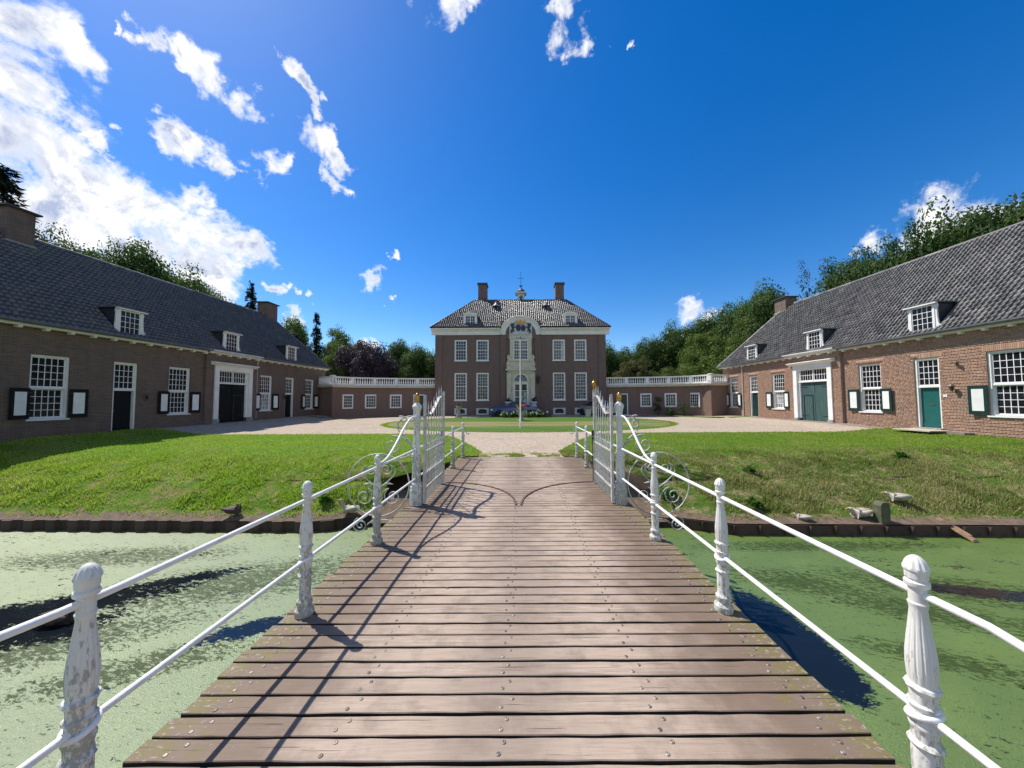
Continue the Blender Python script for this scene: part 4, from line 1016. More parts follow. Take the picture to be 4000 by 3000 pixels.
    pf = pt.build('portal_frame', 'white_paint', t, None, (px, 0, 0))
    cn = MB()
    cn.prism([(by + .005, 4.003 + zb), (by + .12, 4.003 + zb), (by + .16, 4.05 + zb), (by + .30, 4.10 + zb), (by + .34, 4.14 + zb), (by + .34, 4.17 + zb), (by + .005, 4.24 + zb)], lambda p, dd: (dd, p[0], p[1]), -1.68, 1.68)
    cn.build('cornice', 'white_paint', pf); 
    for s_ in (-1, 1): MB().box(s_ * 1.12, s_ * 1.47, by - .05, by + .12, g - .15, g + .2).build('plinth_stone', 'stone_grey', pf)
    for s_ in (-1, 1): lights(pf, *sorted((s_ * .03, s_ * 1.02)), 2.94 + zb, 3.69 + zb, 5, 2, by - .12, 'pane_dark', .05)
    for s_ in (-1, 1):
        lf = MB(); nb = 7; w0 = 1.0 / nb
        for k in range(nb): lf.box(s_ * (.015 + w0 * k + .003), s_ * (.015 + w0 * (k + 1) - .003), by - .20, by - .155 - (k % 2) * .002, g - .02, 2.85 + zb)
        leafd = lf.build('barn_door', 'shaded_green_paint' if left else 'barn_green_paint', pf)
        hb = MB()
        for z_ in (.35, 2.2): hb.box(s_ * .55, s_ * 1.02, by - .153, by - .146, g + z_, g + z_ + .05)
        hb.build('hinge', 'black_iron', leafd)
    wk = -q if True else q
    wd = MB()
    for (xa, xb, za, zc) in ((.13, .17, 0, 1.72), (.80, .84, 0, 1.72), (.13, .84, 1.68, 1.72)): wd.box(q * xa, q * xb, by - .152, by - .135, g + za, g + zc)
    wd.build('wicket_frame', 'dark_green_paint', pf)
    MB().lathe([(0, .02), (.04, .03), (.05, .005)], 8, (q * .2, by - .14, g + .95)).build('knob', 'black_iron', pf)
    # eaves: gutter, white board, brackets
    for (s0, s1, yo) in ((NEAR, BAY[0], 0), (BAY[0] + .002, BAY[1] - .002, by), (BAY[1], END, 0)):
        xa, xb = sorted((X(s0), X(s1)))
        if yo == 0 and s1 == END: xa, xb = (xa - (.28 if left else 0), xb + (0 if left else .28))
        MB().box(xa, xb, yo + .01, yo + .24, 4.665 + ez, 4.70 + ez).box(xa, xb, yo + .18, yo + .23, 4.701 + ez, 4.755 + ez).build('eaves_board', 'white_paint', t)
        MB().prism([(yo + .16, 4.757), (yo + .40, 4.757), (yo + .45, 4.80), (yo + .45, 4.86), (yo + .435, 4.86), (yo + .435, 4.81), (yo + .39, 4.775), (yo + .16, 4.775)], lambda p, dd: (dd, p[0], p[1] + ez), xa, xb).build('gutter', 'zinc' if yo == 0 else 'grey_stucco_white', t)
    br = once('bracket', lambda: MB().prism([(0, 0), (.21, 0), (.21, -.045), (.17, -.085), (0, -.085)], lambda p, dd: (dd, p[0], p[1]), -.06, .06).mesh('bracket', 'white_paint'))
    k = 0; s0 = 12.48 if left else 12.81
    tt = s0 - 7 * .753
    while tt < END - .1:
        yo = by if BAY[0] < tt < BAY[1] else 0
        obj('bracket', br, t, (X(tt), yo + .002, 4.664 + ez)); tt += .753
    # roof
    zr, yr = (9.42, -3.75) if left else (9.80, -4.2)
    ye, ze = .34, 4.81 + ez; sl = math.hypot(ye - yr, zr - ze); upv = np.array([0, (yr - ye), (zr - ze)]) / sl; slope = (zr - ze) / (ye - yr)
    RE = 30.0 if left else 29.0; rx0, rx1 = X(NEAR), X(RE); ex = X(END + .26)
    rm = MB(); yb = 2 * yr - ye
    A, B, Cc, Dd = (rx0, ye, ze - .05), (ex, ye, ze - .05), (rx1, yr, zr - .05), (rx0, yr, zr - .05); A2, B2 = (rx0, yb, ze - .05), (ex, yb, ze - .05)
    rm.add([A, B, Cc, Dd, A2, B2], [(0, 1, 2, 3), (3, 2, 5, 4), (1, 5, 2), (0, 3, 4), (0, 4, 5, 1)])
    roof = rm.build('roof', 'slate_board', t); bpy.context.view_layer.update()
    hipr = (END + .26 - RE) / sl
    total = END + .26 - NEAR
    O = (min(rx0, ex), ye, ze); axv = (1, 0, 0)
    if left: keep = lambda u, v: u > hipr * v + .02 and not dorm_hit(u, v)
    else: keep = lambda u, v: u < total - hipr * v - .02 and not dorm_hit(u, v)
    dsl = [(total - (tm - NEAR) if left else tm - NEAR) for tm in DORM]
    if left: dsl = [ (END + .26) - tm for tm in DORM]
    def dorm_hit(u, v): return any(abs(u - c) < .60 and .25 < v < 1.75 for c in dsl)
    # frame for the slope: x along the eaves, up the slope; z must face outwards
    if True:
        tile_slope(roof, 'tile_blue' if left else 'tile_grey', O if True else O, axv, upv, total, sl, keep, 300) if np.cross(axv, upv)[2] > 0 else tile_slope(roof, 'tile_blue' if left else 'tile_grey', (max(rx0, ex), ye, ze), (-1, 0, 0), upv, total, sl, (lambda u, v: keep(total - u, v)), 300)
    ridge_tiles(roof, (rx0, yr, zr), (rx1, yr, zr), 'tile_grey', .12); ridge_tiles(roof, (rx1, yr, zr), (ex, ye, ze), 'tile_grey', .10)
    # hip end, its far side: plain tiles
    # chimneys
    def chimney(tc, ht, w, dpt, yy):
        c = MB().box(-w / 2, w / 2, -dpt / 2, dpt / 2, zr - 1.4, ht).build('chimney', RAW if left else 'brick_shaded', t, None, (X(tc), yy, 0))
        MB().box(-w / 2 - .14, w / 2 + .14, -dpt / 2 - .14, dpt / 2 + .14, ht + .002, ht + .07).build('chimney_cap', 'lead_dark', c)
        MB().box(-w / 2 - .05, w / 2 + .05, -dpt / 2 - .05, dpt / 2 + .05, zr - .55, zr - .47).build('flashing', 'stone_grey', c)
    if left: chimney(14.5, 10.42, .84, 1.3, yr - .1); chimney(29.65, 10.45, 1.2, .9, yr)
    else: chimney(29.15, 10.45, 1.25, .95, yr)
    # dormers
    for tm in DORM:
        dz = 0; fr = MB(); w, z0, z1 = 1.0, 5.0 + ez, 6.2 + ez; y_ = .10
        fr.box(-w / 2, -w / 2 + .08, y_ - .14, y_, z0, z1).box(w / 2 - .08, w / 2, y_ - .14, y_, z0, z1).box(-w / 2 + .08, w / 2 - .08, y_ - .14, y_, z1 - .08, z1).box(-w / 2 + .08, w / 2 - .08, y_ - .14, y_ + .03, z0 - .06, z0 + .03)
        do = fr.build('dormer', 'white_paint', t, None, (X(tm), 0, 0))
        lights(do, -w / 2 + .08, w / 2 - .08, z0 + .03, z1 - .08, 4, 4, y_ - .05, 'pane_dark', .035)
        for s_ in (-1, 1):
            wg = [(.0, z0 + .02), (.20, z0 + .02), (.22, z0 + .10), (.20, z0 + .17), (.13, z0 + .19), (.10, z0 + .28), (.075, z0 + .55), (.07, z1 - .25), (.10, z1 - .14), (.07, z1 - .02), (0, z1 - .02)]
            MB().prism([(s_ * (w / 2 + p[0]), p[1]) for p in (wg if s_ > 0 else wg[::-1])], lambda p, dd: (p[0], dd, p[1]), y_ - .10, y_ - .03).build('scroll_board', 'white_paint', do)
            yq = ye - (z1 - ze) / slope
            MB().prism([(y_ - .1, z0 - .05), (y_ - .1, z1), (yq, z1)], lambda p, dd: (dd, p[0], p[1]), s_ * (w / 2 - .06), s_ * (w / 2 + .02)).build('cheek', 'slate_board', do)
        MB().box(-w / 2 - .14, w / 2 + .14, ye - (z1 + .1 - ze) / slope - .05, y_ + .12, z1 + .002, z1 + .05).build('dormer_roof', 'zinc', do)
        MB().box(-w / 2 - .16, w / 2 + .16, y_ + .02, y_ + .125, z1 - .05, z1 + .0).build('fascia', 'white_paint', do)
        MB().prism([(y_ + .02, z0 - .065), (y_ + .18, z0 - .16), (y_ + .18, z0 - .18), (y_ - .05, z0 - .12)], lambda p, dd: (dd, p[0], p[1]), -w / 2, w / 2).build('apron', 'zinc', do)
    # downpipes
    pts = (24.0, 1.0) if left else (28.73, .45)
    MB().tube([(X(pts[0]), .24, 4.72 + ez), (X(pts[0]), .10, 4.50), (X(pts[0]), .07, 4.3), (X(pts[0]), .07, pts[1] - .4)], .035, 8).build('downpipe', 'grey_stucco_white', t, 60)
    return t, X
def brick_front(wall, t, secs, BAY, by, holes, porth, X, TOPZ, END):
    """every brick of the sunlit front; the 300 that show largest become parts of the wall"""
    H, Lb, J = .050, .219, .007; B = []
    arches = [(h[0] - .12, h[1] + .12, h[3] + .004, h[3] + .26) for h in holes]
    for h in arches:
        n = int((h[1] - h[0]) / (H + J)); w = (h[1] - h[0]) / n
        for k in range(n): B.append((h[0] + w * (k + .5), (h[2] + h[3]) / 2, w - J, h[3] - h[2] - J, 0))
    for (s0, s1, y) in ((secs[0][0], secs[0][1], 0), (BAY[0], BAY[1], by), (secs[1][0], secs[1][1], 0)):
        x0, x1 = sorted((X(s0), X(s1))); row = 0; z = -.3
        blk = [h for h in holes + arches + [porth] if x0 < (h[0] + h[1]) / 2 < x1]
        while z < TOPZ - .05:
            cuts = [(x0, x1)]
            for h in blk:
                if h[2] < z + H and h[3] > z:
                    cuts = [c for a, b in cuts for c in ((a, min(b, h[0])), (max(a, h[1]), b)) if c[1] - c[0] > .03]
            hd_ = row % 2; ph = random.uniform(0, .2)
            for a, b in cuts:
                Lx = .102 if hd_ else Lb; x = a - ((a + ph) % (Lx + J))
                while x < b:
                    xa, xb = max(x, a), min(x + Lx, b)
                    if xb - xa > .02: B.append(((xa + xb) / 2, z + H / 2, xb - xa, H, y))
                    x += Lx + J
            z += H + .0135; row += 1
    B = np.array(B); mw = np.array(t.matrix_world); P = np.stack([B[:, 0], B[:, 4], B[:, 1]], 1) @ mw[:3, :3].T + mw[:3, 3]
    sx, sy, d = screen(P); vis = (sx > 0) & (sx < 1) & (d > 0); gz = B[:, 1] > .36
    order = np.argsort(-np.where(vis & gz, B[:, 2] * B[:, 3] / np.maximum(d, .1) ** 3, 0)); part = set(order[:300].tolist())
    u = MB(); a, b = .5, .5
    u.v = [(-a, -.03, -b), (a, -.03, -b), (a, -.03, b), (-a, -.03, b), (-.485, .004, -.46), (.485, .004, -.46), (.485, .004, .46), (-.485, .004, .46)]
    u.f = [(5, 4, 7, 6), (1, 0, 4, 5), (2, 1, 5, 6), (3, 2, 6, 7), (0, 3, 7, 4)]
    me = u.mesh('brick', 'brick_piece'); UV_ = np.array(u.v); UF = np.array(u.f); V = []; F = []
    for k, (x, z, w, h, y) in enumerate(B):
        yy = y + random.uniform(-.003, .002)
        if k in part:
            o = obj('brick', me, wall, (x, yy, z)); o.scale = (w, 1, h)
        else: V.append(UV_ * np.array([w, 1, h]) + np.array([x, yy, z])); F.append(UF + 8 * (len(V) - 1))
    obj('bricks', np_mesh('bricks', np.concatenate(V), np.concatenate(F), 'brick_piece'), t, kind='stuff')
CHL, XL_ = coach_house(-1)
CHR, XR_ = coach_house(1)
bpy.context.view_layer.update()
def on_front(ch, x, y, z): return tuple(ch.matrix_world @ Vector((x, y, z)))
rzL, rzR = CHL.rotation_euler.z, CHR.rotation_euler.z
lantern('dark wall lamp beside the nearest door of the left coach house', on_front(CHL, XL_(16.96), 0, 1.95), rzL, 'wall lamps on the coach houses')
lantern('dark wall lamp beside the farther door of the left coach house', on_front(CHL, XL_(26.75), 0, 2.05), rzL, 'wall lamps on the coach houses')
lantern('bronze wall lamp beside the teal door of the right coach house', on_front(CHR, XR_(14.70), 0, 2.13), rzR, 'wall lamps on the coach houses')
sp_ = thing('spotlight', 'small bronze spotlight high on the sunlit brick wall', 'spotlight', on_front(CHR, XR_(14.58), 0, 3.33), rzR)
MB().box(-.035, .035, 0, .02, -.06, .06).tube([(0, .01, 0), (0, .09, .02)], .015, 6).build('bracket', 'bronze', sp_)
MB().tube([(.10, .1, .055), (-.10, .15, -.03)], [.05, .065], 10).build('lamp_body', 'bronze', sp_, 60)
np_ = MB().box(-.07, .07, 0, .012, -.055, .055).build('house_number_plate', 'white_paint', None, None, on_front(CHR, XR_(15.07), 0.004, 1.91), rzR)
tag(np_, 'small white number plate beside the teal door', 'number plate')
def lettering(name, text, size, mat, parent, loc, rot, ext=.003, **kw):
    cu = bpy.data.curves.new(name, 'FONT'); cu.body = text; cu.size = size; cu.extrude = ext; cu.align_x = 'CENTER'; cu.align_y = 'CENTER'
    tmp = bpy.data.objects.new(name, cu); COL.objects.link(tmp); dg = bpy.context.evaluated_depsgraph_get()
    me = bpy.data.meshes.new_from_object(tmp.evaluated_get(dg)); bpy.data.objects.remove(tmp); me.materials.clear(); me.materials.append(MATS[mat])
    o = obj(name, me, parent, loc); o.rotation_euler = rot; return o
lettering('digit', '4', .07, 'ink', np_, (0, .013, 0), (math.pi / 2, 0, math.pi), .001)
sb = MB().prism([(-.33, 0), (.33, 0), (.33, .16), (.30, .19), (-.30, .19), (-.33, .16)], lambda p, d: (p[0], d, p[1]), .02, .45).build('stone_block', 'paving', None, None, on_front(CHR, XR_(14.5), 0, .17), rzR)
tag(sb, 'low brown stone block on the grass against the right wall', 'stone block')
ds = MB().box(-.95, .55, .17, 1.15, 0, .05).build('door_slab', 'pale_slab', None, None, on_front(CHR, XR_(15.73), 0, .33), rzR)
tag(ds, 'pale flat stone slab in front of the teal door', 'slab')

# ---------------------------------------------------------------- mansion
MX, MY = -.11, 34.0
man = thing('mansion', 'square two-storey brick mansion with glazed hip roof and two chimneys', 'mansion', (MX, MY, 0), math.pi); bpy.context.view_layer.update()
MWD, MD = 8.46, 12.0; GZ = .25
wx = [-5.95, -3.78, 3.82, 5.97]                        # window centres (picture order), mirrored below
mx = lambda x: -(x)                                   # facade x runs right to left seen from the court
UPZ, UPH, LWZ, LWH, WW = 5.76, 2.06, 1.82, 2.70, 1.22
holes = []
for x in wx:
    holes += [(mx(x) - WW / 2, mx(x) + WW / 2, UPZ, UPZ + UPH), (mx(x) - WW / 2, mx(x) + WW / 2, LWZ, LWZ + LWH), (mx(x) - .42, mx(x) + .42, .50, .93)]
rl_, rr_ = -2.0, 2.06                                  # central projection
wl = MB()
side_h = lambda a, b: [h for h in holes if a < (h[0] + h[1]) / 2 < b]
wall_grid(-MWD, mx(rr_), -.3, 8.32, side_h(-MWD, mx(rr_)), 0, .22, wl); wall_grid(mx(rl_), MWD, -.3, 8.32, side_h(mx(rl_), MWD), 0, .22, wl)
wall_grid(mx(rr_), mx(rl_), -.3, 9.7, [(-1.45, 1.45, 1.0, 8.0)], .12, .1, wl)
for s_ in (mx(rr_), mx(rl_)): wl.quad((s_, 0, -.3), (s_, .12, -.3), (s_, .12, 8.32), (s_, 0, 8.32))
for s_ in (-MWD, MWD): wl.quad((s_, 0, -.3), (s_, -MD, -.3), (s_, -MD, 8.32), (s_, 0, 8.32))
wl.quad((-MWD, -MD, -.3), (MWD, -MD, -.3), (MWD, -MD, 8.32), (-MWD, -MD, 8.32))
wl.build('wall', 'brick_mansion', man)
for s_ in (-1, 1): MB().box(s_ * (MWD - .70), s_ * (MWD + .04), .0005, .07, -.3, 8.318).build('corner_strip', 'brick_mansion', man)
half = lambda *on: (lambda i, j: 'pane_half' if (i, j) in on or i in on else 'pane_dark')
for i, x in enumerate(wx):
    up = {0: 'pane_dark', 1: half((0, 0), (0, 1), (0, 2)), 2: (lambda i, j: 'pane_curtain' if i == 0 else 'pane_half'), 3: 'pane_half'}[i]
    for (z, h, rows, gm, sp_z) in ((UPZ, UPH, (3, 3), up, 1.03), (LWZ, LWH, (4, 4), 'pane_dark', 1.34)):
        o = MB().box(-WW / 2, -WW / 2 + .10, -.18, .03, 0, h).box(WW / 2 - .10, WW / 2, -.18, .03, 0, h).box(-WW / 2 + .1, WW / 2 - .1, -.18, .03, h - .1, h).box(-WW / 2 + .1, WW / 2 - .1, -.18, .0, 0, .06).build('window', 'white_paint', man, None, (mx(x), 0, z))
        lights(o, -WW / 2 + .1, WW / 2 - .1, .06, sp_z + .02, 4, rows[1], -.07, gm, .035, .026); lights(o, -WW / 2 + .1, WW / 2 - .1, sp_z + .02, h - .1, 4, rows[0], -.04, gm, .035, .026)
        MB().box(-WW / 2 - .05, WW / 2 + .05, .002, .10, -.09, 0.0).build('sill', 'white_paint', o)
    c = MB()                                           # cellar window in a grey stone frame
    prof = [(-.62, .38), (.62, .38), (.62, 1.0), (-.62, 1.0)]
    c.box(-.62, -.42, .002, .05, .36, 1.02).box(.42, .62, .002, .05, .36, 1.02).box(-.42, .42, .002, .05, .93, 1.02).box(-.42, .42, .002, .05, .36, .50)
    for s_ in (-1, 1): c.prism([(s_ * .42, .80), (s_ * .42, .93), (s_ * .24, .93)][::s_], lambda p, d: (p[0], d, p[1]), -.1, .045)
    cw = c.build('cellar_window', 'grey_stucco_white', man, None, (mx(x), 0, 0))
    MB().box(-.42, .42, -.2, -.19, .5, .93).build('pane', 'pane_dark', cw)
    bb = MB()
    for k in range(5): bb.box(-.32 + k * .16 - .012, -.32 + k * .16 + .012, -.08, -.06, .5, .93)
    bb.build('bars', 'zinc', cw, kind='stuff')
# cornice, swept up into a segmental gable over the middle
prf = [(0.002, 8.32), (.10, 8.32), (.10, 8.40), (.14, 8.42), (.14, 8.66), (.22, 8.70), (.30, 8.80), (.42, 8.86), (.44, 8.93), (.44, 8.98), (0.002, 9.02)]
for xa, xb in ((-MWD - .40, mx(2.06) ), (mx(-2.0), MWD + .40)):
    MB().prism(prf, lambda p, d: (d, p[0], p[1]), xa, xb).build('cornice', 'white_paint', man)
for s_ in (-1, 1): MB().prism([(p[0] - .002, p[1]) for p in prf], lambda p, d: (s_ * (MWD + p[0]), d, p[1]), -MD, -.01).build('cornice', 'white_paint', man)
ox = mx(.03); CA = MB(); na = 28
def arc(rw, rh, k): an = math.pi * k / na; return ox + rw * math.cos(an), rh * math.sin(an)
steps = [(1.52, 1.26, .135, 8.315), (1.80, 1.50, .20, 8.33), (1.95, 1.66, .30, 8.34), (2.05, 1.80, .40, 8.35)]
for k in range(na):
    a0, a1 = math.pi * k / na, math.pi * (k + 1) / na
    def pt(i, an, y): rw, rh, _, zb_ = steps[i]; return (ox + rw * math.cos(an), y, 8.33 + .0 + rh * max(0, math.sin(an)) ** .9 * 1.05)
    for i in range(3):
        y = steps[i][2]; y2 = steps[i + 1][2]
        CA.quad(pt(i, a0, y), pt(i, a1, y), pt(i + 1, a1, y), pt(i + 1, a0, y)); CA.quad(pt(i + 1, a0, y), pt(i + 1, a1, y), pt(i + 1, a1, y2), pt(i + 1, a0, y2))
    CA.quad(pt(0, a0, .0), pt(0, a1, .0), pt(0, a1, steps[0][2]), pt(0, a0, steps[0][2])); CA.quad(pt(3, a0, .40), pt(3, a1, .40), pt(3, a1, -1.2), pt(3, a0, -1.2))
CA.build('gable_arch', 'white_paint', man)
gp = [(ox + 1.5 * math.cos(a), 8.33 + 1.3 * math.sin(a)) for a in np.linspace(0, math.pi, 25)]
MB().prism(gp, lambda p, d: (p[0], d, p[1]), .0, .124).build('gable_field', 'brick_mansion', man)
# coat of arms panel
panel = MB().box(ox - 1.12, ox + 1.12, .122, .16, 8.03, 9.36); panel.prism([(ox + 1.12 * math.cos(a), 9.36 + .30 * math.sin(a)) for a in np.linspace(0, math.pi, 17)], lambda p, d: (p[0], d, p[1]), .122, .16)
ca = panel.build('crest_panel', 'grey_stucco_white', man)
Q = lambda x, z: (ox - x, z)
def relief(name, poly, mat, d=.05): return MB().prism([Q(*p) for p in poly][::-1], lambda p, dd: (p[0], dd, p[1]), .1605, .16 + d).build(name, mat, ca)
relief('crown', [(-.38, 9.36), (.36, 9.36), (.42, 9.58), (.50, 9.72), (.40, 9.66), (.33, 9.75), (.24, 9.66), (.10, 9.70), (.0, 9.80), (-.10, 9.70), (-.24, 9.66), (-.33, 9.75), (-.40, 9.66), (-.52, 9.72), (-.44, 9.58)], 'gold', .12)
relief('shield', [(-.46, 9.27), (-.01, 9.27), (-.01, 8.90), (-.05, 8.76), (-.14, 8.67), (-.26, 8.66), (-.38, 8.74), (-.46, 8.88)], 'heraldic_blue', .08)
relief('shield', [(.26 + .235 * math.cos(a), 8.965 + .31 * math.sin(a)) for a in np.linspace(0, 2 * math.pi, 21)[:-1]], 'heraldic_blue', .08)
for s_ in (-1, 1):
    L0 = [(-.98, 9.48), (-.93, 9.40), (-.86, 9.44), (-.82, 9.37), (-.76, 9.48), (-.70, 9.46), (-.58, 9.42), (-.56, 9.36), (-.66, 9.33), (-.70, 9.22), (-.66, 9.10), (-.50, 9.14), (-.48, 9.08), (-.64, 8.98), (-.70, 8.90), (-.66, 8.80), (-.70, 8.74), (-.60, 8.62), (-.66, 8.60), (-.78, 8.70), (-.84, 8.62), (-.78, 8.52), (-.86, 8.50), (-.94, 8.64), (-.92, 8.50), (-.88, 8.44), (-.98, 8.48), (-1.0, 8.62), (-.96, 8.80), (-.84, 8.94), (-.92, 9.04), (-1.0, 9.22)]
    L = [(p[0] if s_ < 0 else -p[0] + .03, p[1]) for p in L0]; relief('lion_supporter', L if s_ < 0 else L[::-1], 'heraldic_green', .07)
sw = MB()
for k in range(8):
    x = -.9 + k * .257
    sw.tube([(ox - x - .09 * math.cos(a), .17, 8.26 + (k % 2) * .09 + .09 * math.sin(a)) for a in np.linspace(0, 2 * math.pi, 11)[:-1]], .03, 6, True)
sw.build('carved_foliage', 'stone_cream', ca, 60)
# stone window bay and doorway
st = MB()
st.box(ox - 1.22, ox + 1.22, .122, .24, 7.96, 8.03).box(ox - 1.12, ox + 1.12, .122, .19, 7.80, 7.958)
for s_ in (-1, 1):
    st.box(ox + s_ * .74, ox + s_ * 1.08, .122, .20, 5.75, 7.80)
    st.prism([(ox + s_ * p[0], p[1]) for p in [(1.08, 6.25), (1.25, 6.30), (1.36, 6.15), (1.36, 5.95), (1.28, 5.80), (1.36, 5.65), (1.42, 5.45), (1.42, 5.20), (1.36, 5.05), (1.08, 5.05)]][::s_], lambda p, d: (p[0], d, p[1]), .122, .20)
    st.lathe([(-.04, .0), (-.04, .16), (.0, .14), (.02, .02)], 14, (0, 0, 0)) if False else None
st.box(ox - 1.08, ox + 1.08, .122, .17, 5.05, 5.66).box(ox - 1.08, ox + 1.08, .122, .26, 5.66, 5.748)
st.box(ox - 1.40, ox + 1.40, .122, .30, 4.88, 5.048).box(ox - 1.50, ox + 1.50, .122, .40, 4.72, 4.878).box(ox - 1.34, ox + 1.34, .122, .26, 4.52, 4.718)
for s_ in (-1, 1):
    st.box(ox + s_ * .95, ox + s_ * 1.40, .122, .30, 1.25, 4.42).box(ox + s_ * .92, ox + s_ * 1.43, .122, .33, 4.42, 4.518)
    st.box(ox + s_ * .74, ox + s_ * .948, .122, .20, 1.25, 4.518)
st.box(ox - .74, ox + .74, .122, .22, 3.56, 3.68)
sur = st.build('stone_surround', 'stone_cream', man)
for s_ in (-1, 1):
    vo = MB(); vo.tube([(p[0] + ox + s_ * 1.20, .21, p[2] + 6.08) for p in spiral(0, 0, .12, 1.4, 0, s_, 22)], .022, 6); vo.tube([(p[0] + ox + s_ * 1.24, .21, p[2] + 5.25) for p in spiral(0, 0, .13, 1.4, 0, s_, 22)], .022, 6)
    vo.tube([(p[0] + ox + s_ * 1.17, .34, p[2] + 4.60) for p in spiral(0, 0, .09, 1.2, 0, s_, 18)], .03, 6)
    vo.build('volute', 'stone_cream', sur, 60)
lettering('inscription', 'MDCCLXVII', .17, 'stone_grey', sur, (ox, .192, 7.88), (math.pi / 2, 0, math.pi), .004)
cwn = MB().box(ox - .74, ox + .74, .10, .16, 5.75, 5.83).box(ox - .74, ox - .68, .10, .16, 5.83, 7.8).box(ox + .68, ox + .74, .10, .16, 5.83, 7.8).box(ox - .68, ox + .68, .10, .16, 7.73, 7.8).build('window', 'white_paint', man)
lights(cwn, ox - .68, ox + .68, 5.83, 6.80, 6, 3, .10, 'pane_dark', .045, .032); lights(cwn, ox - .68, ox + .68, 6.80, 7.73, 6, 3, .12, 'pane_half', .045, .032)
# fanlight and glazed double door
fl = MB(); N_ = 18
for k in range(N_):
    a0, a1 = math.pi * k / N_, math.pi * (k + 1) / N_
    for (r0, r1, y) in ((.66, .74, .17),): fl.quad((ox + r0 * math.cos(a0), y, 3.68 + r0 * math.sin(a0)), (ox + r0 * math.cos(a1), y, 3.68 + r0 * math.sin(a1)), (ox + r1 * math.cos(a1), y, 3.68 + r1 * math.sin(a1)), (ox + r1 * math.cos(a0), y, 3.68 + r1 * math.sin(a0)))
    for (r0, yy) in ((.66, .17),): fl.quad((ox + r0 * math.cos(a0), .10, 3.68 + r0 * math.sin(a0)), (ox + r0 * math.cos(a1), .10, 3.68 + r0 * math.sin(a1)), (ox + r0 * math.cos(a1), yy, 3.68 + r0 * math.sin(a1)), (ox + r0 * math.cos(a0), yy, 3.68 + r0 * math.sin(a0)))
spn = MB()                                             # stone spandrels round the arch
for s_ in (-1, 1):
    pl = [(s_ * .74, 3.68), (s_ * .74, 4.518), (0, 4.518)] + [(s_ * .742 * math.cos(a), 3.68 + .742 * math.sin(a)) for a in np.linspace(math.pi / 2, .0, 10)]
    spn.prism([(ox + p[0], p[1]) for p in pl[::-s_]], lambda p, d: (p[0], d, p[1]), .122, .168)
spn.build('spandrel', 'stone_cream', sur)
fan = fl.build('fanlight', 'white_paint', man)
MB().prism([(ox + .70 * math.cos(a), 3.68 + .70 * math.sin(a)) for a in np.linspace(0, math.pi, 21)], lambda p, d: (p[0], d, p[1]), .10, .112).build('pane', 'pane_dark', fan)
tr = MB(); tr.tube([(ox + .17 * math.cos(a), .125, 3.92 + .23 * math.sin(a)) for a in np.linspace(0, 2 * math.pi, 19)[:-1]], .014, 5, True)
for s_ in (-1, 1):
    tr.tube([(ox + s_ * .10, .125, 4.16), (ox + s_ * .22, .125, 4.07), (ox + s_ * .36, .125, 4.05), (ox + s_ * .50, .125, 4.12)], .012, 5)
    for xq in (.3, .5): tr.tube([(ox + s_ * xq, .125, 3.69), (ox + s_ * xq, .125, 4.06)], .011, 5)
tr.build('tracery', 'white_paint', fan)
df = MB().box(ox - .74, ox - .66, .10, .18, 1.25, 3.56).box(ox + .66, ox + .74, .10, .18, 1.25, 3.56).box(ox - .66, ox + .66, .10, .18, 3.45, 3.56).build('door_frame', 'white_paint', man)
for s_ in (-1, 1): lights(df, *sorted((ox + s_ * .012, ox + s_ * .66)), 1.27, 3.45, 1, 3, .12, 'pane_dark', .085, .05, 'door', .22)
MB().lathe([(0, .03), (.05, .03), (.06, .01)], 8, (ox - .06, .14, 2.35)).build('door_handle', 'black_iron', df)
MB().box(ox - .26, ox - .50, .126, .132, 2.22, 2.60).build('poster', 'poster_green', df)
MB().box(ox - .36, ox - .46, .126, .132, 1.58, 1.95).box(ox - .20, ox - .33, .126, .132, 1.54, 1.70).build('notice', 'paper_white', df)
# steps
stp = MB()
for k in range(6): w = 1.6 + k * .24; d = .75 + k * .26; stp.box(ox - w, ox + w, .02, d, .0, 1.25 - k * .165 - (.001 * k))
stp.build('steps', 'lead_dark', man)
# roof
ye_, ze_ = .46, 9.02; yrg, zrg = -3.55, 12.87; RX = 5.1
ex_ = MWD + .46; yb_ = -MD - .46; yr2 = -MD + 4.0
rm = MB(); e = .06
rm.add([(-ex_, ye_, ze_ - e), (ex_, ye_, ze_ - e), (RX, yrg, zrg - e), (-RX, yrg, zrg - e), (-ex_, yb_, ze_ - e), (ex_, yb_, ze_ - e), (RX, yr2, zrg - e), (-RX, yr2, zrg - e)], [(1, 5, 6, 2), (5, 4, 7, 6), (4, 0, 3, 7), (3, 2, 6, 7)])
fz_ = (zrg - ze_) / (ye_ - yrg); zt_ = 10.25; yt_ = ye_ - (zt_ - ze_) / fz_; q0, q1 = ox - 1.98, ox + 1.98; zz = ze_ - e
rm.add([(-ex_, ye_, zz), (q0, ye_, zz), (q0, yt_, zt_ - e), (q0, yrg, zrg - e), (-RX, yrg, zrg - e)], [(0, 1, 2, 3, 4)]); rm.add([(q1, ye_, zz), (ex_, ye_, zz), (RX, yrg, zrg - e), (q1, yrg, zrg - e), (q1, yt_, zt_ - e)], [(0, 1, 2, 3, 4)]); rm.add([(q0, yt_, zt_ - e), (q1, yt_, zt_ - e), (q1, yrg, zrg - e), (q0, yrg, zrg - e)], [(0, 1, 2, 3)])
mroof = rm.build('roof', 'slate_board', man); bpy.context.view_layer.update()
slm = math.hypot(ye_ - yrg, zrg - ze_); upm = np.array([0, yrg - ye_, zrg - ze_]) / slm; hp = (ex_ - RX) / slm
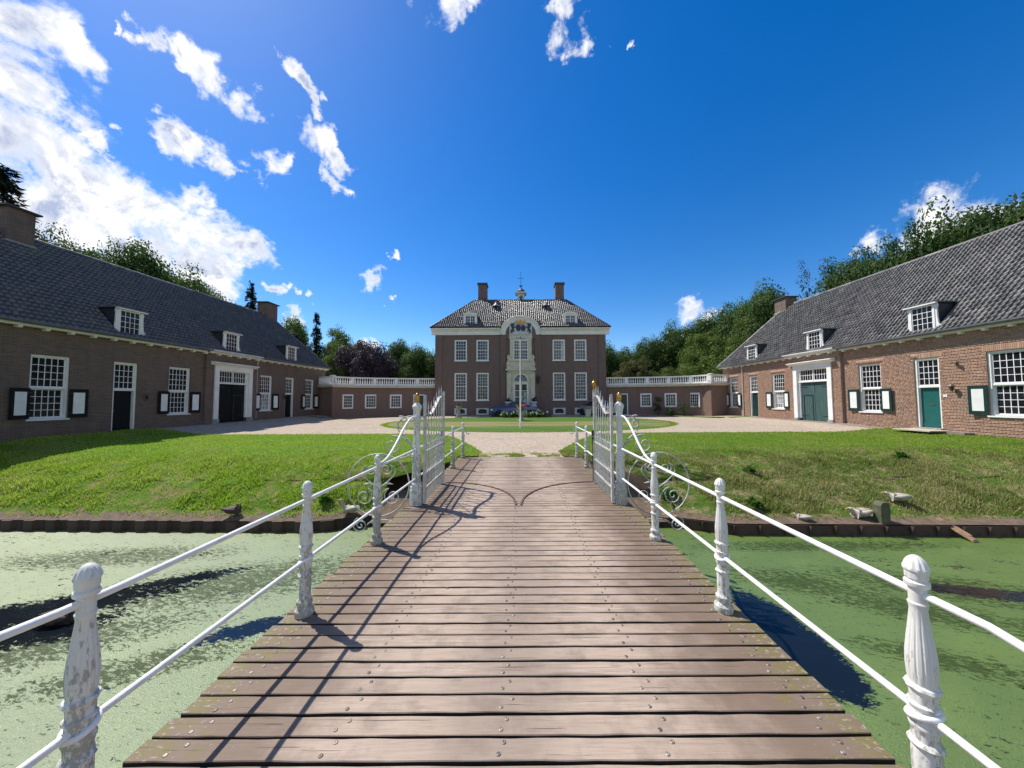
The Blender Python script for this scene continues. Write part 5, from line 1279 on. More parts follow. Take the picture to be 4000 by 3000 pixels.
def keep_m(u, v):
    x = -ex_ + u if np.cross((1, 0, 0), upm)[2] > 0 else ex_ - u
    if u < hp * v + .03 or u > 2 * ex_ - hp * v - .03: return False
    z = ze_ + (zrg - ze_) * v / slm
    if abs(x - ox) < 2.03 and z < 8.36 + 1.86 * math.sqrt(max(0, 1 - ((x - ox) / 2.06) ** 2)): return False
    return True
if np.cross((1, 0, 0), upm)[2] > 0: tile_slope(mroof, 'tile_glazed', (-ex_, ye_, ze_), (1, 0, 0), upm, 2 * ex_, slm, keep_m, 300, .002)
else: tile_slope(mroof, 'tile_glazed', (ex_, ye_, ze_), (-1, 0, 0), upm, 2 * ex_, slm, keep_m, 300, .002)
for s_ in (-1, 1): ridge_tiles(mroof, (s_ * ex_, ye_, ze_), (s_ * RX, yrg, zrg), 'tile_glazed', .10)
ridge_tiles(mroof, (-RX, yrg, zrg), (RX, yrg, zrg), 'tile_glazed', .10)
for x in (-4.24, 4.40):
    c = MB().box(-.47, .47, -1.2, 0, 12.5, 14.72).box(-.50, .50, -1.23, .03, 13.15, 13.26).build('chimney', 'brick_mansion', man, None, (mx(x), -3.75, 0))
    MB().box(-.56, .56, -1.3, .1, 14.722, 14.92).build('chimney_cap', 'lead_dark', c)
# bell turret
cu = thing_part = obj('bell_turret', None, man, (mx(.07), -4.3, 0))
bt = MB()
for s_ in (-1, 1):
    for r_ in (-1, 1): bt.box(s_ * .20, s_ * .40, r_ * .20, r_ * .40, 12.8, 13.55)
bt.box(-.40, .40, -.40, .40, 13.55, 13.68)
for yq in (-.4, .38): bt.prism([(.2, 13.55), (-.2, 13.55)] + [(.2 * math.cos(a), 13.32 + .2 * math.sin(a)) for a in np.linspace(math.pi, 0, 11)], lambda p, d: (p[0], d, p[1]), yq, yq + .02)
bt.box(-.47, .47, -.47, .47, 13.68, 13.76).box(-.62, .62, -.62, .62, 13.76, 13.86).box(-.56, .56, -.56, .56, 13.86, 13.93)
bt.build('lantern_stage', 'grey_stucco_white', cu)
MB().lathe([(0, .44), (.08, .47), (.2, .46), (.34, .36), (.44, .22), (.52, .10), (.64, .05), (.74, .04)], 8, (0, 0, 13.93)).build('dome', 'lead_dark', cu, 20)
MB().lathe([(.72, .03), (.78, .17), (.82, .2), (.86, .08), (.90, .03)], 10, (0, 0, 13.93)).build('ball', 'lead_dark', cu, 60)
cr = MB().tube([(0, 0, 14.8), (0, 0, 16.3)], .022, 6).tube([(-.26, 0, 15.62), (.26, 0, 15.62)], .022, 6)
for a_, b_ in ((-.28, 15.62), (.28, 15.62), (0, 16.32)): cr.lathe([(-.05, .01), (0, .045), (.05, .01)], 6, (a_, 0, b_))
cr.build('cross', 'black_iron', cu)
MB().lathe([(0, .16), (.04, .15), (.15, .09), (.22, .02)], 10, (0, 0, 13.2)).build('bell', 'bronze', cu, 60)
for x in (-2.60, 2.72):                                # small spired roof vents
    v_ = MB().box(-.24, -.16, -.3, .22, 11.2, 11.85).box(.16, .24, -.3, .22, 11.2, 11.85).box(-.16, .16, -.3, .2, 11.2, 11.32).build('roof_vent', 'zinc', man, None, (mx(x), -2.3, .02))
    MB().box(-.16, .16, -.35, -.1, 11.32, 11.85).build('vent_opening', 'lead_dark', v_)
    MB().lathe([(11.85, .46), (11.9, .40), (12.1, .2), (12.3, .08), (12.42, .03), (12.8, .008)], 8, (0, -.05, 0)).build('vent_spire', 'zinc', v_, 30)
for x in (-5.02, 5.02):                                # white dormers
    z0, z1, w, y_ = 9.10, 10.42, 1.22, .05
    f_ = MB().box(-w / 2, -w / 2 + .13, -.3, y_, z0, z1).box(w / 2 - .13, w / 2, -.3, y_, z0, z1).box(-w / 2 + .13, w / 2 - .13, -.3, y_, z1 - .16, z1).box(-w / 2 + .13, w / 2 - .13, -.3, y_, z0, z0 + .06).box(-w / 2 - .06, w / 2 + .06, -1.6, y_ + .08, z1, z1 + .08)
    f_.prism([(-w / 2, z1 + .08), (w / 2, z1 + .08), (.3, z1 + .17), (-.3, z1 + .17)], lambda p, d: (p[0], d, p[1]), -1.4, y_ + .04)
    dm = f_.build('dormer', 'white_paint', man, None, (mx(x), 0, 0))
    lights(dm, -w / 2 + .13, 0, z0 + .06, z1 - .16, 2, 4, y_ - .08, 'pane_half', .04, .03); lights(dm, 0, w / 2 - .13, z0 + .06, z1 - .16, 2, 4, y_ - .08, 'pane_half', .04, .03)
    for s_ in (-1, 1):
        MB().prism([(s_ * (w / 2 + p[0]), p[1]) for p in [(0, z0), (.27, z0), (.30, z0 + .14), (.22, z0 + .24), (.12, z0 + .28), (.08, z0 + .5), (.06, z1 - .3), (.04, z1), (0, z1)]][::s_], lambda p, d: (p[0], d, p[1]), -.12, y_ - .01).build('scroll_board', 'white_paint', dm)
        MB().prism([(y_ - .3, z0 - .2), (y_ - .3, z1), (-1.35, z1)], lambda p, d: (d, p[0], p[1]), s_ * (w / 2 - .12), s_ * (w / 2 - .02)).build('cheek', 'lead_dark', dm)
lt = lantern('black lantern on the mansion wall right of the door', (1.62, 33.86, 3.62), math.pi)
lt.scale = (2.3, 1.6, 1.9)
for o_ in lt.children:
    if o_.data.materials[0].name == 'bronze': o_.data.materials[0] = MATS['black_iron']

# ---------------------------------------------------------------- curved wings with balustrades
def wing(s):
    lab = 'low curved brick wing left of the mansion, all in shade' if s < 0 else 'low curved brick wing right of the mansion, its outer end sunlit'
    t = thing('curved_wing', lab, 'building', (0, 0, 0), 0)
    px = np.array([8.6, 9.7, 10.85, 12.0, 12.9, 13.9, 14.75, 15.6, 16.25, 16.85, 17.15]); py = np.array([34.5, 34.37, 34.2, 33.95, 33.68, 33.38, 33.08, 32.62, 32.15, 31.4, 30.6])
    px = px - .24
    P = [Vector((s * a, b, 0)) for a, b in zip(px, py)] + [Vector((s * (18.95 if s < 0 else 18.8), 31.9 if s < 0 else 31.1, 0))]
    w = MB()
    for a, b in zip(P, P[1:]): w.quad((a.x, a.y, -.2), (b.x, b.y, -.2), (b.x, b.y, 3.05), (a.x, a.y, 3.05))
    w.build('wall', 'brick_wing', t)
    def off(d):                                        # the line moved by d towards the court
        out = []
        for i, p in enumerate(P):
            q0, q1 = P[max(0, i - 1)], P[min(len(P) - 1, i + 1)]; tdir = (q1 - q0).normalized(); n_ = Vector((tdir.y, -tdir.x, 0)) * (1 if s > 0 else -1)
            if n_.y > .3: n_ = -n_
            if i == len(P) - 2: n_ = Vector((-s * .35, -.9, 0))
            out.append(p + n_ * d)
        return out
    def band(name, d0, d1, z0, z1, mat):
        A, B = off(d0), off(d1); m = MB()
        for i in range(len(P) - 1):
            m.add([(A[i].x, A[i].y, z0), (A[i + 1].x, A[i + 1].y, z0), (B[i + 1].x, B[i + 1].y, z0), (B[i].x, B[i].y, z0), (A[i].x, A[i].y, z1), (A[i + 1].x, A[i + 1].y, z1), (B[i + 1].x, B[i + 1].y, z1), (B[i].x, B[i].y, z1)],
                  [(0, 1, 2, 3), (7, 6, 5, 4), (3, 2, 6, 7), (1, 0, 4, 5), (0, 3, 7, 4), (2, 1, 5, 6)])
        return m.build(name, mat, t)
    band('cornice', -1.2, .16, 3.051, 3.16, 'cream_paint'); band('cornice', -1.2, .28, 3.161, 3.25, 'cream_paint'); band('gutter', .1, .30, 3.251, 3.30, 'grey_stucco_white')
    band('bottom_rail', -.10, .10, 3.301, 3.42, 'white_paint'); band('top_rail', -.11, .11, 3.93, 4.04, 'white_paint')
    # balusters along the line
    L = [0]
    for a, b in zip(P, P[1:]): L.append(L[-1] + (b - a).length)
    def at(u):
        for i in range(len(P) - 1):
            if u <= L[i + 1]: f = (u - L[i]) / (L[i + 1] - L[i]); return P[i].lerp(P[i + 1], f), (P[i + 1] - P[i]).normalized()
        return P[-1], (P[-1] - P[-2]).normalized()
    piers = [.12, 2.1, 4.1, 6.05, 8.0, 9.75, L[-2] + .0, L[-1] - .15]; bm = once('baluster', lambda: MB().lathe([(0, .06), (.03, .06), (.05, .035), (.10, .05), (.18, .066), (.24, .058), (.34, .034), (.42, .03), (.45, .042), (.47, .03), (.51, .055)], 10).mesh('baluster', 'white_paint', 50))
    pm = once('pier', lambda: MB().box(-.15, .15, -.105, .105, 0, .512).box(-.10, .10, .105, .118, .07, .44).mesh('pier', 'white_paint'))
    cp = once('pcap', lambda: MB().box(-.19, .19, -.15, .15, .62, .70).mesh('pier_cap', 'white_paint'))
    for u in piers:
        p, td = at(u); o = obj('pier', pm, t, (p.x, p.y, 3.42), math.atan2(td.y, td.x) + (math.pi if s > 0 else 0) + (0 if s > 0 else math.pi))
    p, td = at(piers[-2]); obj('pier_cap', cp, t, (p.x, p.y, 3.42), math.atan2(td.y, td.x))
    for a, b in zip(piers, piers[1:]):
        n = max(2, round((b - a - .3) / .205))
        for k in range(n):
            p, td = at(a + .15 + (b - a - .3) * (k + .5) / n); obj('baluster', bm, t, (p.x, p.y, 3.42))
    def face(x0):                                      # point on the wall at |x| = x0, and the way it faces
        for i in range(len(P) - 2):
            if (abs(P[i].x) - x0) * (abs(P[i + 1].x) - x0) <= 0:
                f = (x0 - abs(P[i].x)) / (abs(P[i + 1].x) - abs(P[i].x)); p = P[i].lerp(P[i + 1], f); i0, i1 = P[max(0, i - 1)], P[min(len(P) - 2, i + 2)]
                td = (i1 - i0).normalized(); return p, math.atan2(td.y, td.x) + (math.pi if s > 0 else 0)
    zo = .08
    for xw, ww_ in (((16.2, 1.0), (14.54, 1.08), (12.40, 1.10)) if s < 0 else ((16.13, .98), (14.38, 1.08), (12.24, 1.06))):
        p, an = face(xw); h = 1.34
        o = MB().box(-ww_ / 2, -ww_ / 2 + .12, -.1, .06, 0, h).box(ww_ / 2 - .12, ww_ / 2, -.1, .06, 0, h).box(-ww_ / 2 + .12, ww_ / 2 - .12, -.1, .06, h - .12, h).box(-ww_ / 2 + .12, ww_ / 2 - .12, -.1, .06, 0, .12).build('window', 'white_paint', t, None, (p.x, p.y, .99 + zo), an)
        lights(o, -ww_ / 2 + .12, ww_ / 2 - .12, .12, h - .12, 4, 4, .035, 'pane_dark', .02, .03)
    p, an = face(10.27 if s < 0 else 10.05)
    o = MB().box(-.54, -.44, -.1, .06, .2, 2.36 + zo * .6).box(.44, .54, -.1, .06, .2, 2.36 + zo * .6).box(-.44, .44, -.1, .06, 2.26 + zo * .6, 2.36 + zo * .6).build('door_frame', 'white_paint', t, None, (p.x, p.y, 0), an)
    MB().box(-.44, .44, -.05, .02, .2, 2.26 + zo * .6).build('door', 'dark_green_paint', o)
    return t
wing(-1); wing(1)

# ---------------------------------------------------------------- trees
def leaf_cloud(rg, centers, radii, n_each, size, up=.35, flat=.75):
    """leaf-sized quads scattered through clumps; each faces roughly away from its clump, as leaves do"""
    C = np.repeat(centers, n_each, 0); Rr = np.repeat(radii, n_each)
    d = rg.normal(size=(len(C), 3)); d /= np.linalg.norm(d, axis=1, keepdims=True)
    rad = Rr * rg.uniform(.25, 1.0, len(C)) ** .6
    P = C + d * rad[:, None] * np.array([1, 1, flat])
    N = d + rg.normal(size=d.shape) * .42 + np.array([0, 0, up]); N /= np.linalg.norm(N, axis=1, keepdims=True)
    T = np.cross(N, rg.normal(size=d.shape)); T /= np.linalg.norm(T, axis=1, keepdims=True); B = np.cross(N, T)
    s = size * rg.uniform(.6, 1.35, len(C))[:, None]
    V = np.stack([P - T * s * .62, P - B * s * .40 - N * s * .06, P + T * s * .62, P + B * s * .40 - N * s * .06], 1)
    return V.reshape(-1, 3)
EXT = {}
def crown_mesh(name, seed, mat, n_cl=260, per=210, size=.165, rx=4.0, rz=4.6, shell=.55, lump=.30, cl=(.75, 1.5), z0=-.75):
    rg = np.random.default_rng(seed)
    d = rg.normal(size=(n_cl * 3, 3)); d /= np.linalg.norm(d, axis=1, keepdims=True); d = d[d[:, 2] > z0][:n_cl]
    lob = np.array([1 + lump * mn.noise(Vector((a[0] * 1.6 + seed, a[1] * 1.6, a[2] * 1.6))) * 1.6 for a in d])
    r = rg.uniform(shell, 1.0, len(d)) ** .7
    c = d * (r * lob)[:, None] * np.array([rx, rx, rz]); c[:, 2] += rz
    rad = rg.uniform(*cl, len(d))
    V = leaf_cloud(rg, c, rad, per, size)
    V = np.concatenate([V, leaf_cloud(rg, c * np.array([.72, .72, .8]) + np.array([0, 0, rz * .16]), rad * 1.1, per // 6, size * 2.2)]); V[:, 2] -= np.percentile(V[:, 2], .5)
    me = np_mesh(name, V, np.arange(len(V)).reshape(-1, 4), mat)
    EXT[me.name] = (float(np.percentile(np.hypot(V[:, 0], V[:, 1]), 96)), float(np.percentile(V[:, 2], 99.6))); return me
def conifer_mesh(name, seed, mat, H=14, rb=3.0, size=.15, droop=.35, layers=34):
    rg = np.random.default_rng(seed); Vs = []
    for l in range(layers):
        z = H * (.06 + .94 * l / layers); R_ = rb * (1 - (l / layers)) ** .85 + .15
        nb = max(5, int(9 * (1 - l / layers) + 4))
        for b in range(nb):
            zj = rg.uniform(-.6, .6) * H / layers * 1.6; a = rg.uniform(0, 6.283); L = R_ * rg.uniform(.55, 1.15); n = int(26 + 90 * L / rb)
            t = rg.uniform(.12, 1, n); px = np.cos(a) * t * L; py = np.sin(a) * t * L; pz = z + zj - droop * L * t + .12 * L * t ** 3 + rg.normal(size=n) * .16
            w = rg.normal(size=n) * .22 * (1.15 - t); P = np.stack([px - np.sin(a) * w, py + np.cos(a) * w, pz], 1)
            N = rg.normal(size=(n, 3)) * .5 + np.array([0, 0, 1]); N /= np.linalg.norm(N, axis=1, keepdims=True)
            T = np.stack([np.cos(a) + rg.normal(size=n) * .45, np.sin(a) + rg.normal(size=n) * .45, -.3 + rg.normal(size=n) * .3], 1); T /= np.linalg.norm(T, axis=1, keepdims=True)
            B = np.cross(N, T); s = size * rg.uniform(.7, 1.3, n)[:, None]
            Vs.append(np.stack([P - T * s, P - B * s * .38, P + T * s * 1.2, P + B * s * .38], 1).reshape(-1, 3))
    V = np.concatenate(Vs); return np_mesh(name, V, np.arange(len(V)).reshape(-1, 4), mat)
def trunk_mesh(seed, h=9.0, r=.28, limbs=6):
    rg = random.Random(seed); mb = MB()
    pts = [(rg.uniform(-.12, .12) * k, rg.uniform(-.12, .12) * k, h * k / 6 - .3) for k in range(7)]
    mb.tube(pts, [r * (1.25 - .16 * k) for k in range(7)], 8)
    for q in range(limbs):
        k = rg.randint(2, 5); a = rg.uniform(0, 6.28); p = Vector(pts[k]); L = rg.uniform(1.6, 3.2)
        mb.tube([p, p + Vector((math.cos(a) * L * .5, math.sin(a) * L * .5, L * .5)), p + Vector((math.cos(a) * L, math.sin(a) * L, L * .95))], [r * .42, r * .26, r * .08], 6)
    return mb.mesh('trunk', 'bark', 50)
TRK = [trunk_mesh(s) for s in range(3)]
CROWNS = {
 'green': [crown_mesh('crown', 11, 'leaf_green'), crown_mesh('crown', 12, 'leaf_green', lump=.38), crown_mesh('crown', 13, 'leaf_green', rx=4.3, rz=4.2)],
 'light': [crown_mesh('crown', 21, 'leaf_light'), crown_mesh('crown', 22, 'leaf_light', lump=.36)],
 'olive': [crown_mesh('crown', 31, 'leaf_olive', n_cl=150, cl=(.6, 1.0))],
 'copper': [crown_mesh('crown', 41, 'leaf_copper', rx=4.6, rz=4.0)],
 'sparse': [crown_mesh('crown', 51, 'leaf_grey', n_cl=110, per=46, size=.12, shell=.2, cl=(.4, 1.0))],
 'airy': [crown_mesh('crown', 61, 'leaf_green', n_cl=190, per=135, shell=.3, lump=.5, cl=(.45, .95), size=.15), crown_mesh('crown', 62, 'leaf_green', n_cl=185, per=135, shell=.3, lump=.5, cl=(.45, 1.0), size=.15)],
}
SPRUCE = [conifer_mesh('crown', 71, 'leaf_conifer'), conifer_mesh('crown', 72, 'leaf_conifer', H=14, rb=2.5, droop=.55), conifer_mesh('crown', 73, 'leaf_conifer', H=16, rb=3.6, droop=.2, layers=24, size=.17)]
def tree(kind, x, y, top, rad, label, group, low=.12):
    """top: height of the tree; rad: crown radius; low: share of the height below the crown"""
    name = 'conifer' if kind.startswith('spruce') else 'deciduous_tree'
    t = thing(name, label, 'tree', (x, y, .2), random.uniform(0, 6.28), group)
    if kind.startswith('spruce'):
        me = SPRUCE[int(kind[-1])]; H = 16 if kind[-1] == '2' else 14; rb = (3.0, 2.5, 3.6)[int(kind[-1])]
        c = obj('crown', me, t); c.scale = (rad / rb, rad / rb, top / H)
        MB().tube([(0, 0, -.3), (0, 0, top * .95)], [.28, .03], 7).build('trunk', 'bark', t, 50)
    else:
        me = random.choice(CROWNS[kind]); ch = top * (1 - low)
        rx, hz = EXT[me.name]
        c = obj('crown', me, t, (0, 0, top * low)); c.scale = (rad / rx, rad / rx, ch / hz)
        k = obj('trunk', random.choice(TRK), t); k.scale = (1.0, 1.0, top * .75 / 9)
    return t
GL, GR, GB = 'trees behind the left coach house', 'trees behind the right coach house', 'trees behind the curved wings'
tree('spruce2', -32.6, 21.0, 16.6, 4.6, 'tall dark spruce rising behind the near chimney of the left coach house', GL)
for a in [('green', -33.5, 24.6, 13.1, 2.9, 'small airy green tree over the left ridge, nearest the spruce'),
          ('green', -34.5, 27.6, 13.7, 3.0, 'thin green treetop over the left ridge beside the broad bright crown'),
          ('green', -34.0, 30.6, 14.9, 4.4, 'broad bright green crown, highest over the left coach house ridge'),
          ('green', -35.0, 34.6, 14.4, 3.8, 'rounded green crown over the left ridge right of the broad bright one'),
          ('green', -36.0, 38.6, 13.8, 3.6, 'low green crown over the left ridge nearest the small spruce'),
          ('green', -37.5, 43.0, 13.5, 3.6, 'green crown hidden mostly behind the left roof by the small spruce')]:
    tree(*a, GL)
tree('spruce1', -36.0, 45.0, 17.4, 2.7, 'pointed dark spruce peeking over the left ridge beside the far chimney', GL)
tree('spruce0', -30.2, 50.0, 14.6, 2.7, 'dark narrow conifer between light trees right of the left coach house', GB)
tree('spruce0', -31.6, 47.5, 11.0, 2.9, 'shorter dark conifer tucked beside the tall narrow one', GB)
for a in [('light', -35.0, 51.0, 13.6, 3.6, 'yellow-green tree left of the narrow conifer'),
          ('light', -33.5, 47.0, 9.4, 2.8, 'small pale green tree in front of the narrow conifer'),
          ('light', -27.4, 51.0, 12.2, 3.0, 'yellow-green tree right of the narrow conifer'),
          ('light', -26.0, 47.0, 8.0, 2.6, 'low yellow-green tree in front of the copper beech'),
          ('copper', -22.6, 49.0, 9.7, 4.4, 'dark purple copper beech over the left balustrade'),
          ('green', -18.9, 55.0, 10.7, 3.9, 'round green tree over the left balustrade right of the copper beech'),
          ('green', -15.6, 52.0, 9.4, 3.4, 'dark green tree over the left balustrade, second from the mansion'),
          ('green', -11.8, 51.0, 9.3, 3.4, 'dark green tree against the left wall of the mansion'),
          ('olive', -31.0, 64.0, 12.6, 4.2, 'olive treetop far back left of the copper beech'),
          ('green', -24.5, 66.0, 11.2, 4.8, 'hazy green treetop far behind the copper beech')]:
    tree(*a, GB, low=.03)
for a in [('green', 13.0, 54.0, 9.9, 3.4, 'dark green tree against the right wall of the mansion'),
          ('green', 17.4, 56.0, 9.6, 3.6, 'round dark green tree second from the mansion on the right'),
          ('olive', 15.6, 47.5, 7.0, 2.9, 'low olive bush-like tree over the right balustrade'),
          ('green', 21.6, 57.0, 11.7, 3.8, 'dark rounded tree behind the middle of the right balustrade'),
          ('light', 19.4, 46.0, 5.6, 2.6, 'low bright green tree just behind the right balustrade'),
          ('green', 25.6, 56.0, 13.2, 4.0, 'tall dark green tree where the right tree line starts to rise'),
          ('light', 25.6, 46.0, 10.2, 4.0, 'large bright green tree touching the end of the right coach house')]:
    tree(*a, GB, low=.02)
for a in [('green', 28.6, 52.0, 13.8, 4.2, 'green crown behind the far hip of the right coach house'),
          ('light', 29.5, 45.0, 12.6, 3.6, 'light green crown low behind the right hip'),
          ('green', 31.2, 49.0, 15.3, 4.6, 'green crown left of the far chimney on the right'),
          ('green', 32.2, 44.5, 15.6, 4.6, 'green crown directly behind the far chimney on the right'),
          ('sparse', 35.0, 41.5, 17.6, 3.6, 'thin greyish tree with bare twigs right of the far chimney'),
          ('airy', 34.6, 36.6, 16.2, 4.4, 'ragged green crown over the right ridge next to the thin grey tree'),
          ('green', 34.6, 33.6, 15.8, 4.2, 'dense dark crown over the middle of the right ridge'),
          ('airy', 34.4, 31.0, 16.1, 3.9, 'ragged crown over the right ridge with cloud behind it'),
          ('green', 34.8, 28.2, 16.0, 4.2, 'broad dark crown over the near part of the right ridge'),
          ('airy', 35.0, 25.6, 15.5, 4.0, 'feathery crown over the right ridge, second from the picture edge'),
          ('green', 35.2, 22.6, 16.0, 4.4, 'tall dark crown over the right ridge at the picture edge'),
          ('green', 38.6, 38.0, 15.5, 5.0, 'dark crown deep behind the ragged trees of the right ridge'),
          ('green', 39.0, 30.0, 13.5, 4.6, 'dark crown deep behind the dense crowns of the right ridge')]:
    tree(*a, GR, low=.1)
# the wood beyond, one mass
rg = np.random.default_rng(5); cs = []
for x in np.arange(-95, 96, 3.2):
    for k in range(5): cs.append((x + rg.normal() * 1.5, 78 + rg.uniform(-4, 6), rg.uniform(.5, 5.5) + 1.5 * mn.noise(Vector((x * .09, 0, 4)))))
cs = np.array(cs); V = leaf_cloud(rg, cs, rg.uniform(1.6, 2.8, len(cs)), 150, .36)
obj('far_wood', np_mesh('far_wood', V, np.arange(len(V)).reshape(-1, 4), 'leaf_green'), kind='stuff')

# roses and shrubs against the sunlit end of the right wing
def shrub(x, y, h, r, label, mat='leaf_rose', blooms=0):
    z = court_z(x, y); t = thing('shrub', label, 'shrub', (x, y, z), 0, 'shrubs along the right wing'); rg = np.random.default_rng(int(x * 100))
    n = 16; c = np.stack([rg.normal(size=n) * r * .45, rg.normal(size=n) * r * .3, rg.uniform(.15, 1, n) * h], 1)
    V = leaf_cloud(rg, c, rg.uniform(.12, .26, n), 46, .075); obj('foliage', np_mesh('foliage', V, np.arange(len(V)).reshape(-1, 4), mat), t)
    mb = MB()
    for k in range(5): mb.tube([(0, 0, -.05), (c[k][0] * .5, c[k][1] * .5, c[k][2] * .6), tuple(c[k])], [.02, .014, .006], 5)
    mb.build('stem', 'bark', t, 60)
shrub(13.1, 33.0, 1.85, .42, 'tall reddish rose bush between two windows of the right wing')
shrub(14.1, 32.5, .9, .5, 'low rose bush under the middle window of the right wing', 'leaf_green')
shrub(15.1, 32.0, 1.45, .75, 'wide leafy rose bush left of the last window of the right wing', 'leaf_green')

# ---------------------------------------------------------------- court furniture
fp = thing('flagpole', 'slim white flagpole standing on the oval lawn before the door', 'flagpole', (-.08, 20.3, court_z(0, 20.3)))
MB().lathe([(-.2, .05), (.55, .05), (.56, .042), (3.2, .040), (5.35, .030)], 12).build('pole', 'white_paint', fp, 50)
MB().lathe([(0, .02), (.02, .07), (.09, .06), (.16, .02), (.18, .005)], 8, (0, 0, 5.35)).build('truck_cap', 'bronze', fp)
MB().tube([(.05, -.02, 5.36), (.075, -.02, 5.0), (.05, -.03, 1.0)], .006, 5).box(-.05, -.03, -.07, -.02, 3.05, 3.12).build('halyard', 'black_iron', fp)
def plant_heads(t, name, pts, r, mat, rg, n=26, size=.03):
    V = leaf_cloud(rg, np.array(pts), np.full(len(pts), r), n, size, .6, .9); return obj(name, np_mesh(name, V, np.arange(len(V)).reshape(-1, 4), mat), t, kind='stuff')
rg = np.random.default_rng(9)
def foliage(t, pts, r, n, size, mat): V = leaf_cloud(rg, np.array(pts), np.full(len(pts), r), n, size); return obj('foliage', np_mesh('foliage', V, np.arange(len(V)).reshape(-1, 4), mat), t)
cz = court_z(0, 26)
u = thing('flower_urn', 'weathered stone urn of red and yellow flowers behind the flagpole', 'urn', (-.02, 26.2, cz))
MB().box(-.30, .30, -.30, .30, -.05, .08).lathe([(.08, .22), (.14, .2), (.18, .12), (.30, .10), (.36, .16), (.42, .26), (.55, .33), (.72, .36), (.76, .41), (.80, .41), (.80, .34)], 18).build('urn', 'stone_grey', u, 40)
foliage(u, [(rg.normal() * .16, rg.normal() * .16, .95 + rg.uniform(-.1, .2)) for _ in range(14)], .15, 40, .06, 'leaf_light')
plant_heads(u, 'red_flowers', [(rg.uniform(-.05, .32), rg.normal() * .12, 1.12 + rg.uniform(-.1, .2)) for _ in range(12)], .09, 'petal_red', rg, 30, .04)
plant_heads(u, 'yellow_flowers', [(rg.uniform(-.36, -.02), rg.normal() * .12, 1.05 + rg.uniform(-.16, .2)) for _ in range(12)], .09, 'petal_yellow', rg, 30, .04)
for k, (x, lab) in enumerate([(-1.45, 'white hydrangea at the left end of the flower bed'), (-.85, 'white hydrangea left of the flower urn'), (.55, 'white hydrangea directly right of the flower urn'), (1.15, 'white hydrangea in the right half of the flower bed'), (1.65, 'tallest white hydrangea, second from the right end of the flower bed')]):
    hb = thing('hydrangea', lab, 'shrub', (x, 30.2 + rg.normal() * .15, court_z(0, 30)), 0, 'hydrangeas in the flower bed')
    H = .46 if k != 4 else .62
    foliage(hb, [(rg.normal() * .24, rg.normal() * .2, rg.uniform(.1, H)) for _ in range(14)], .17, 45, .075, 'leaf_green')
    plant_heads(hb, 'flower_heads', [(rg.normal() * .28, -.1 + rg.normal() * .2, rg.uniform(.26, H + .08)) for _ in range(9)], .085, 'petal_white', rg, 40, .035)
rb_ = thing('red_leaf_shrub', 'small reddish shrub at the right end of the flower bed', 'shrub', (2.2, 30.1, court_z(0, 30)))
foliage(rb_, [(rg.normal() * .2, rg.normal() * .15, rg.uniform(.1, .55)) for _ in range(12)], .14, 40, .06, 'leaf_copper')
pl = thing('planter', 'dark stone baluster with a potted plant left of the flower bed', 'planter', (-5.65, 30.8, court_z(-5.6, 30.8)))
MB().box(-.28, .28, -.28, .28, -.04, .09).lathe([(.09, .20), (.2, .22), (.45, .16), (.72, .13), (.78, .18), (.82, .24), (.95, .26), (.98, .29), (1.02, .27)], 14).build('pedestal', 'stone_grey', pl, 40)
foliage(pl, [(rg.normal() * .15, rg.normal() * .12, 1.1 + rg.uniform(-.05, .22)) for _ in range(12)], .12, 40, .05, 'leaf_olive')
pl = thing('planter', 'pale square stone pedestal with a potted plant by the silver car', 'planter', (6.0, 31.2, court_z(6, 31.2)))
MB().box(-.26, .26, -.26, .26, -.04, .06).box(-.22, .22, -.22, .22, .06, .62).box(-.28, .28, -.28, .28, .62, .70).build('pedestal', 'stone_cream', pl)
MB().lathe([(.70, .14), (.76, .2), (.90, .26), (.94, .29), (.97, .27)], 14).build('bowl', 'stone_grey', pl, 40)
foliage(pl, [(rg.normal() * .15, rg.normal() * .12, 1.02 + rg.uniform(-.05, .2)) for _ in range(12)], .12, 40, .05, 'leaf_olive')
for x, lab in ((-1.30, 'white carved stone pot with a dark round plant left of the mansion door'), (1.16, 'white carved stone pot with a dark round plant right of the mansion door')):
    p_ = thing('door_urn', lab, 'urn', (x, 33.05, .98), 0, 'carved pots beside the mansion door')
    MB().box(-.28, .28, -.24, .24, -.75, .30).lathe([(.30, .20), (.36, .24), (.45, .20), (.52, .31), (.62, .34), (.68, .30)], 14, (0, 0, 0), lambda z, a: 1 + .06 * math.cos(a * 8)).build('pot', 'grey_stucco_white', p_, 40)
    foliage(p_, [(rg.normal() * .10, rg.normal() * .10, .88 + rg.normal() * .1) for _ in range(14)] + [(rg.normal() * .2, 0, .7) for _ in range(5)], .12, 60, .045, 'leaf_conifer')

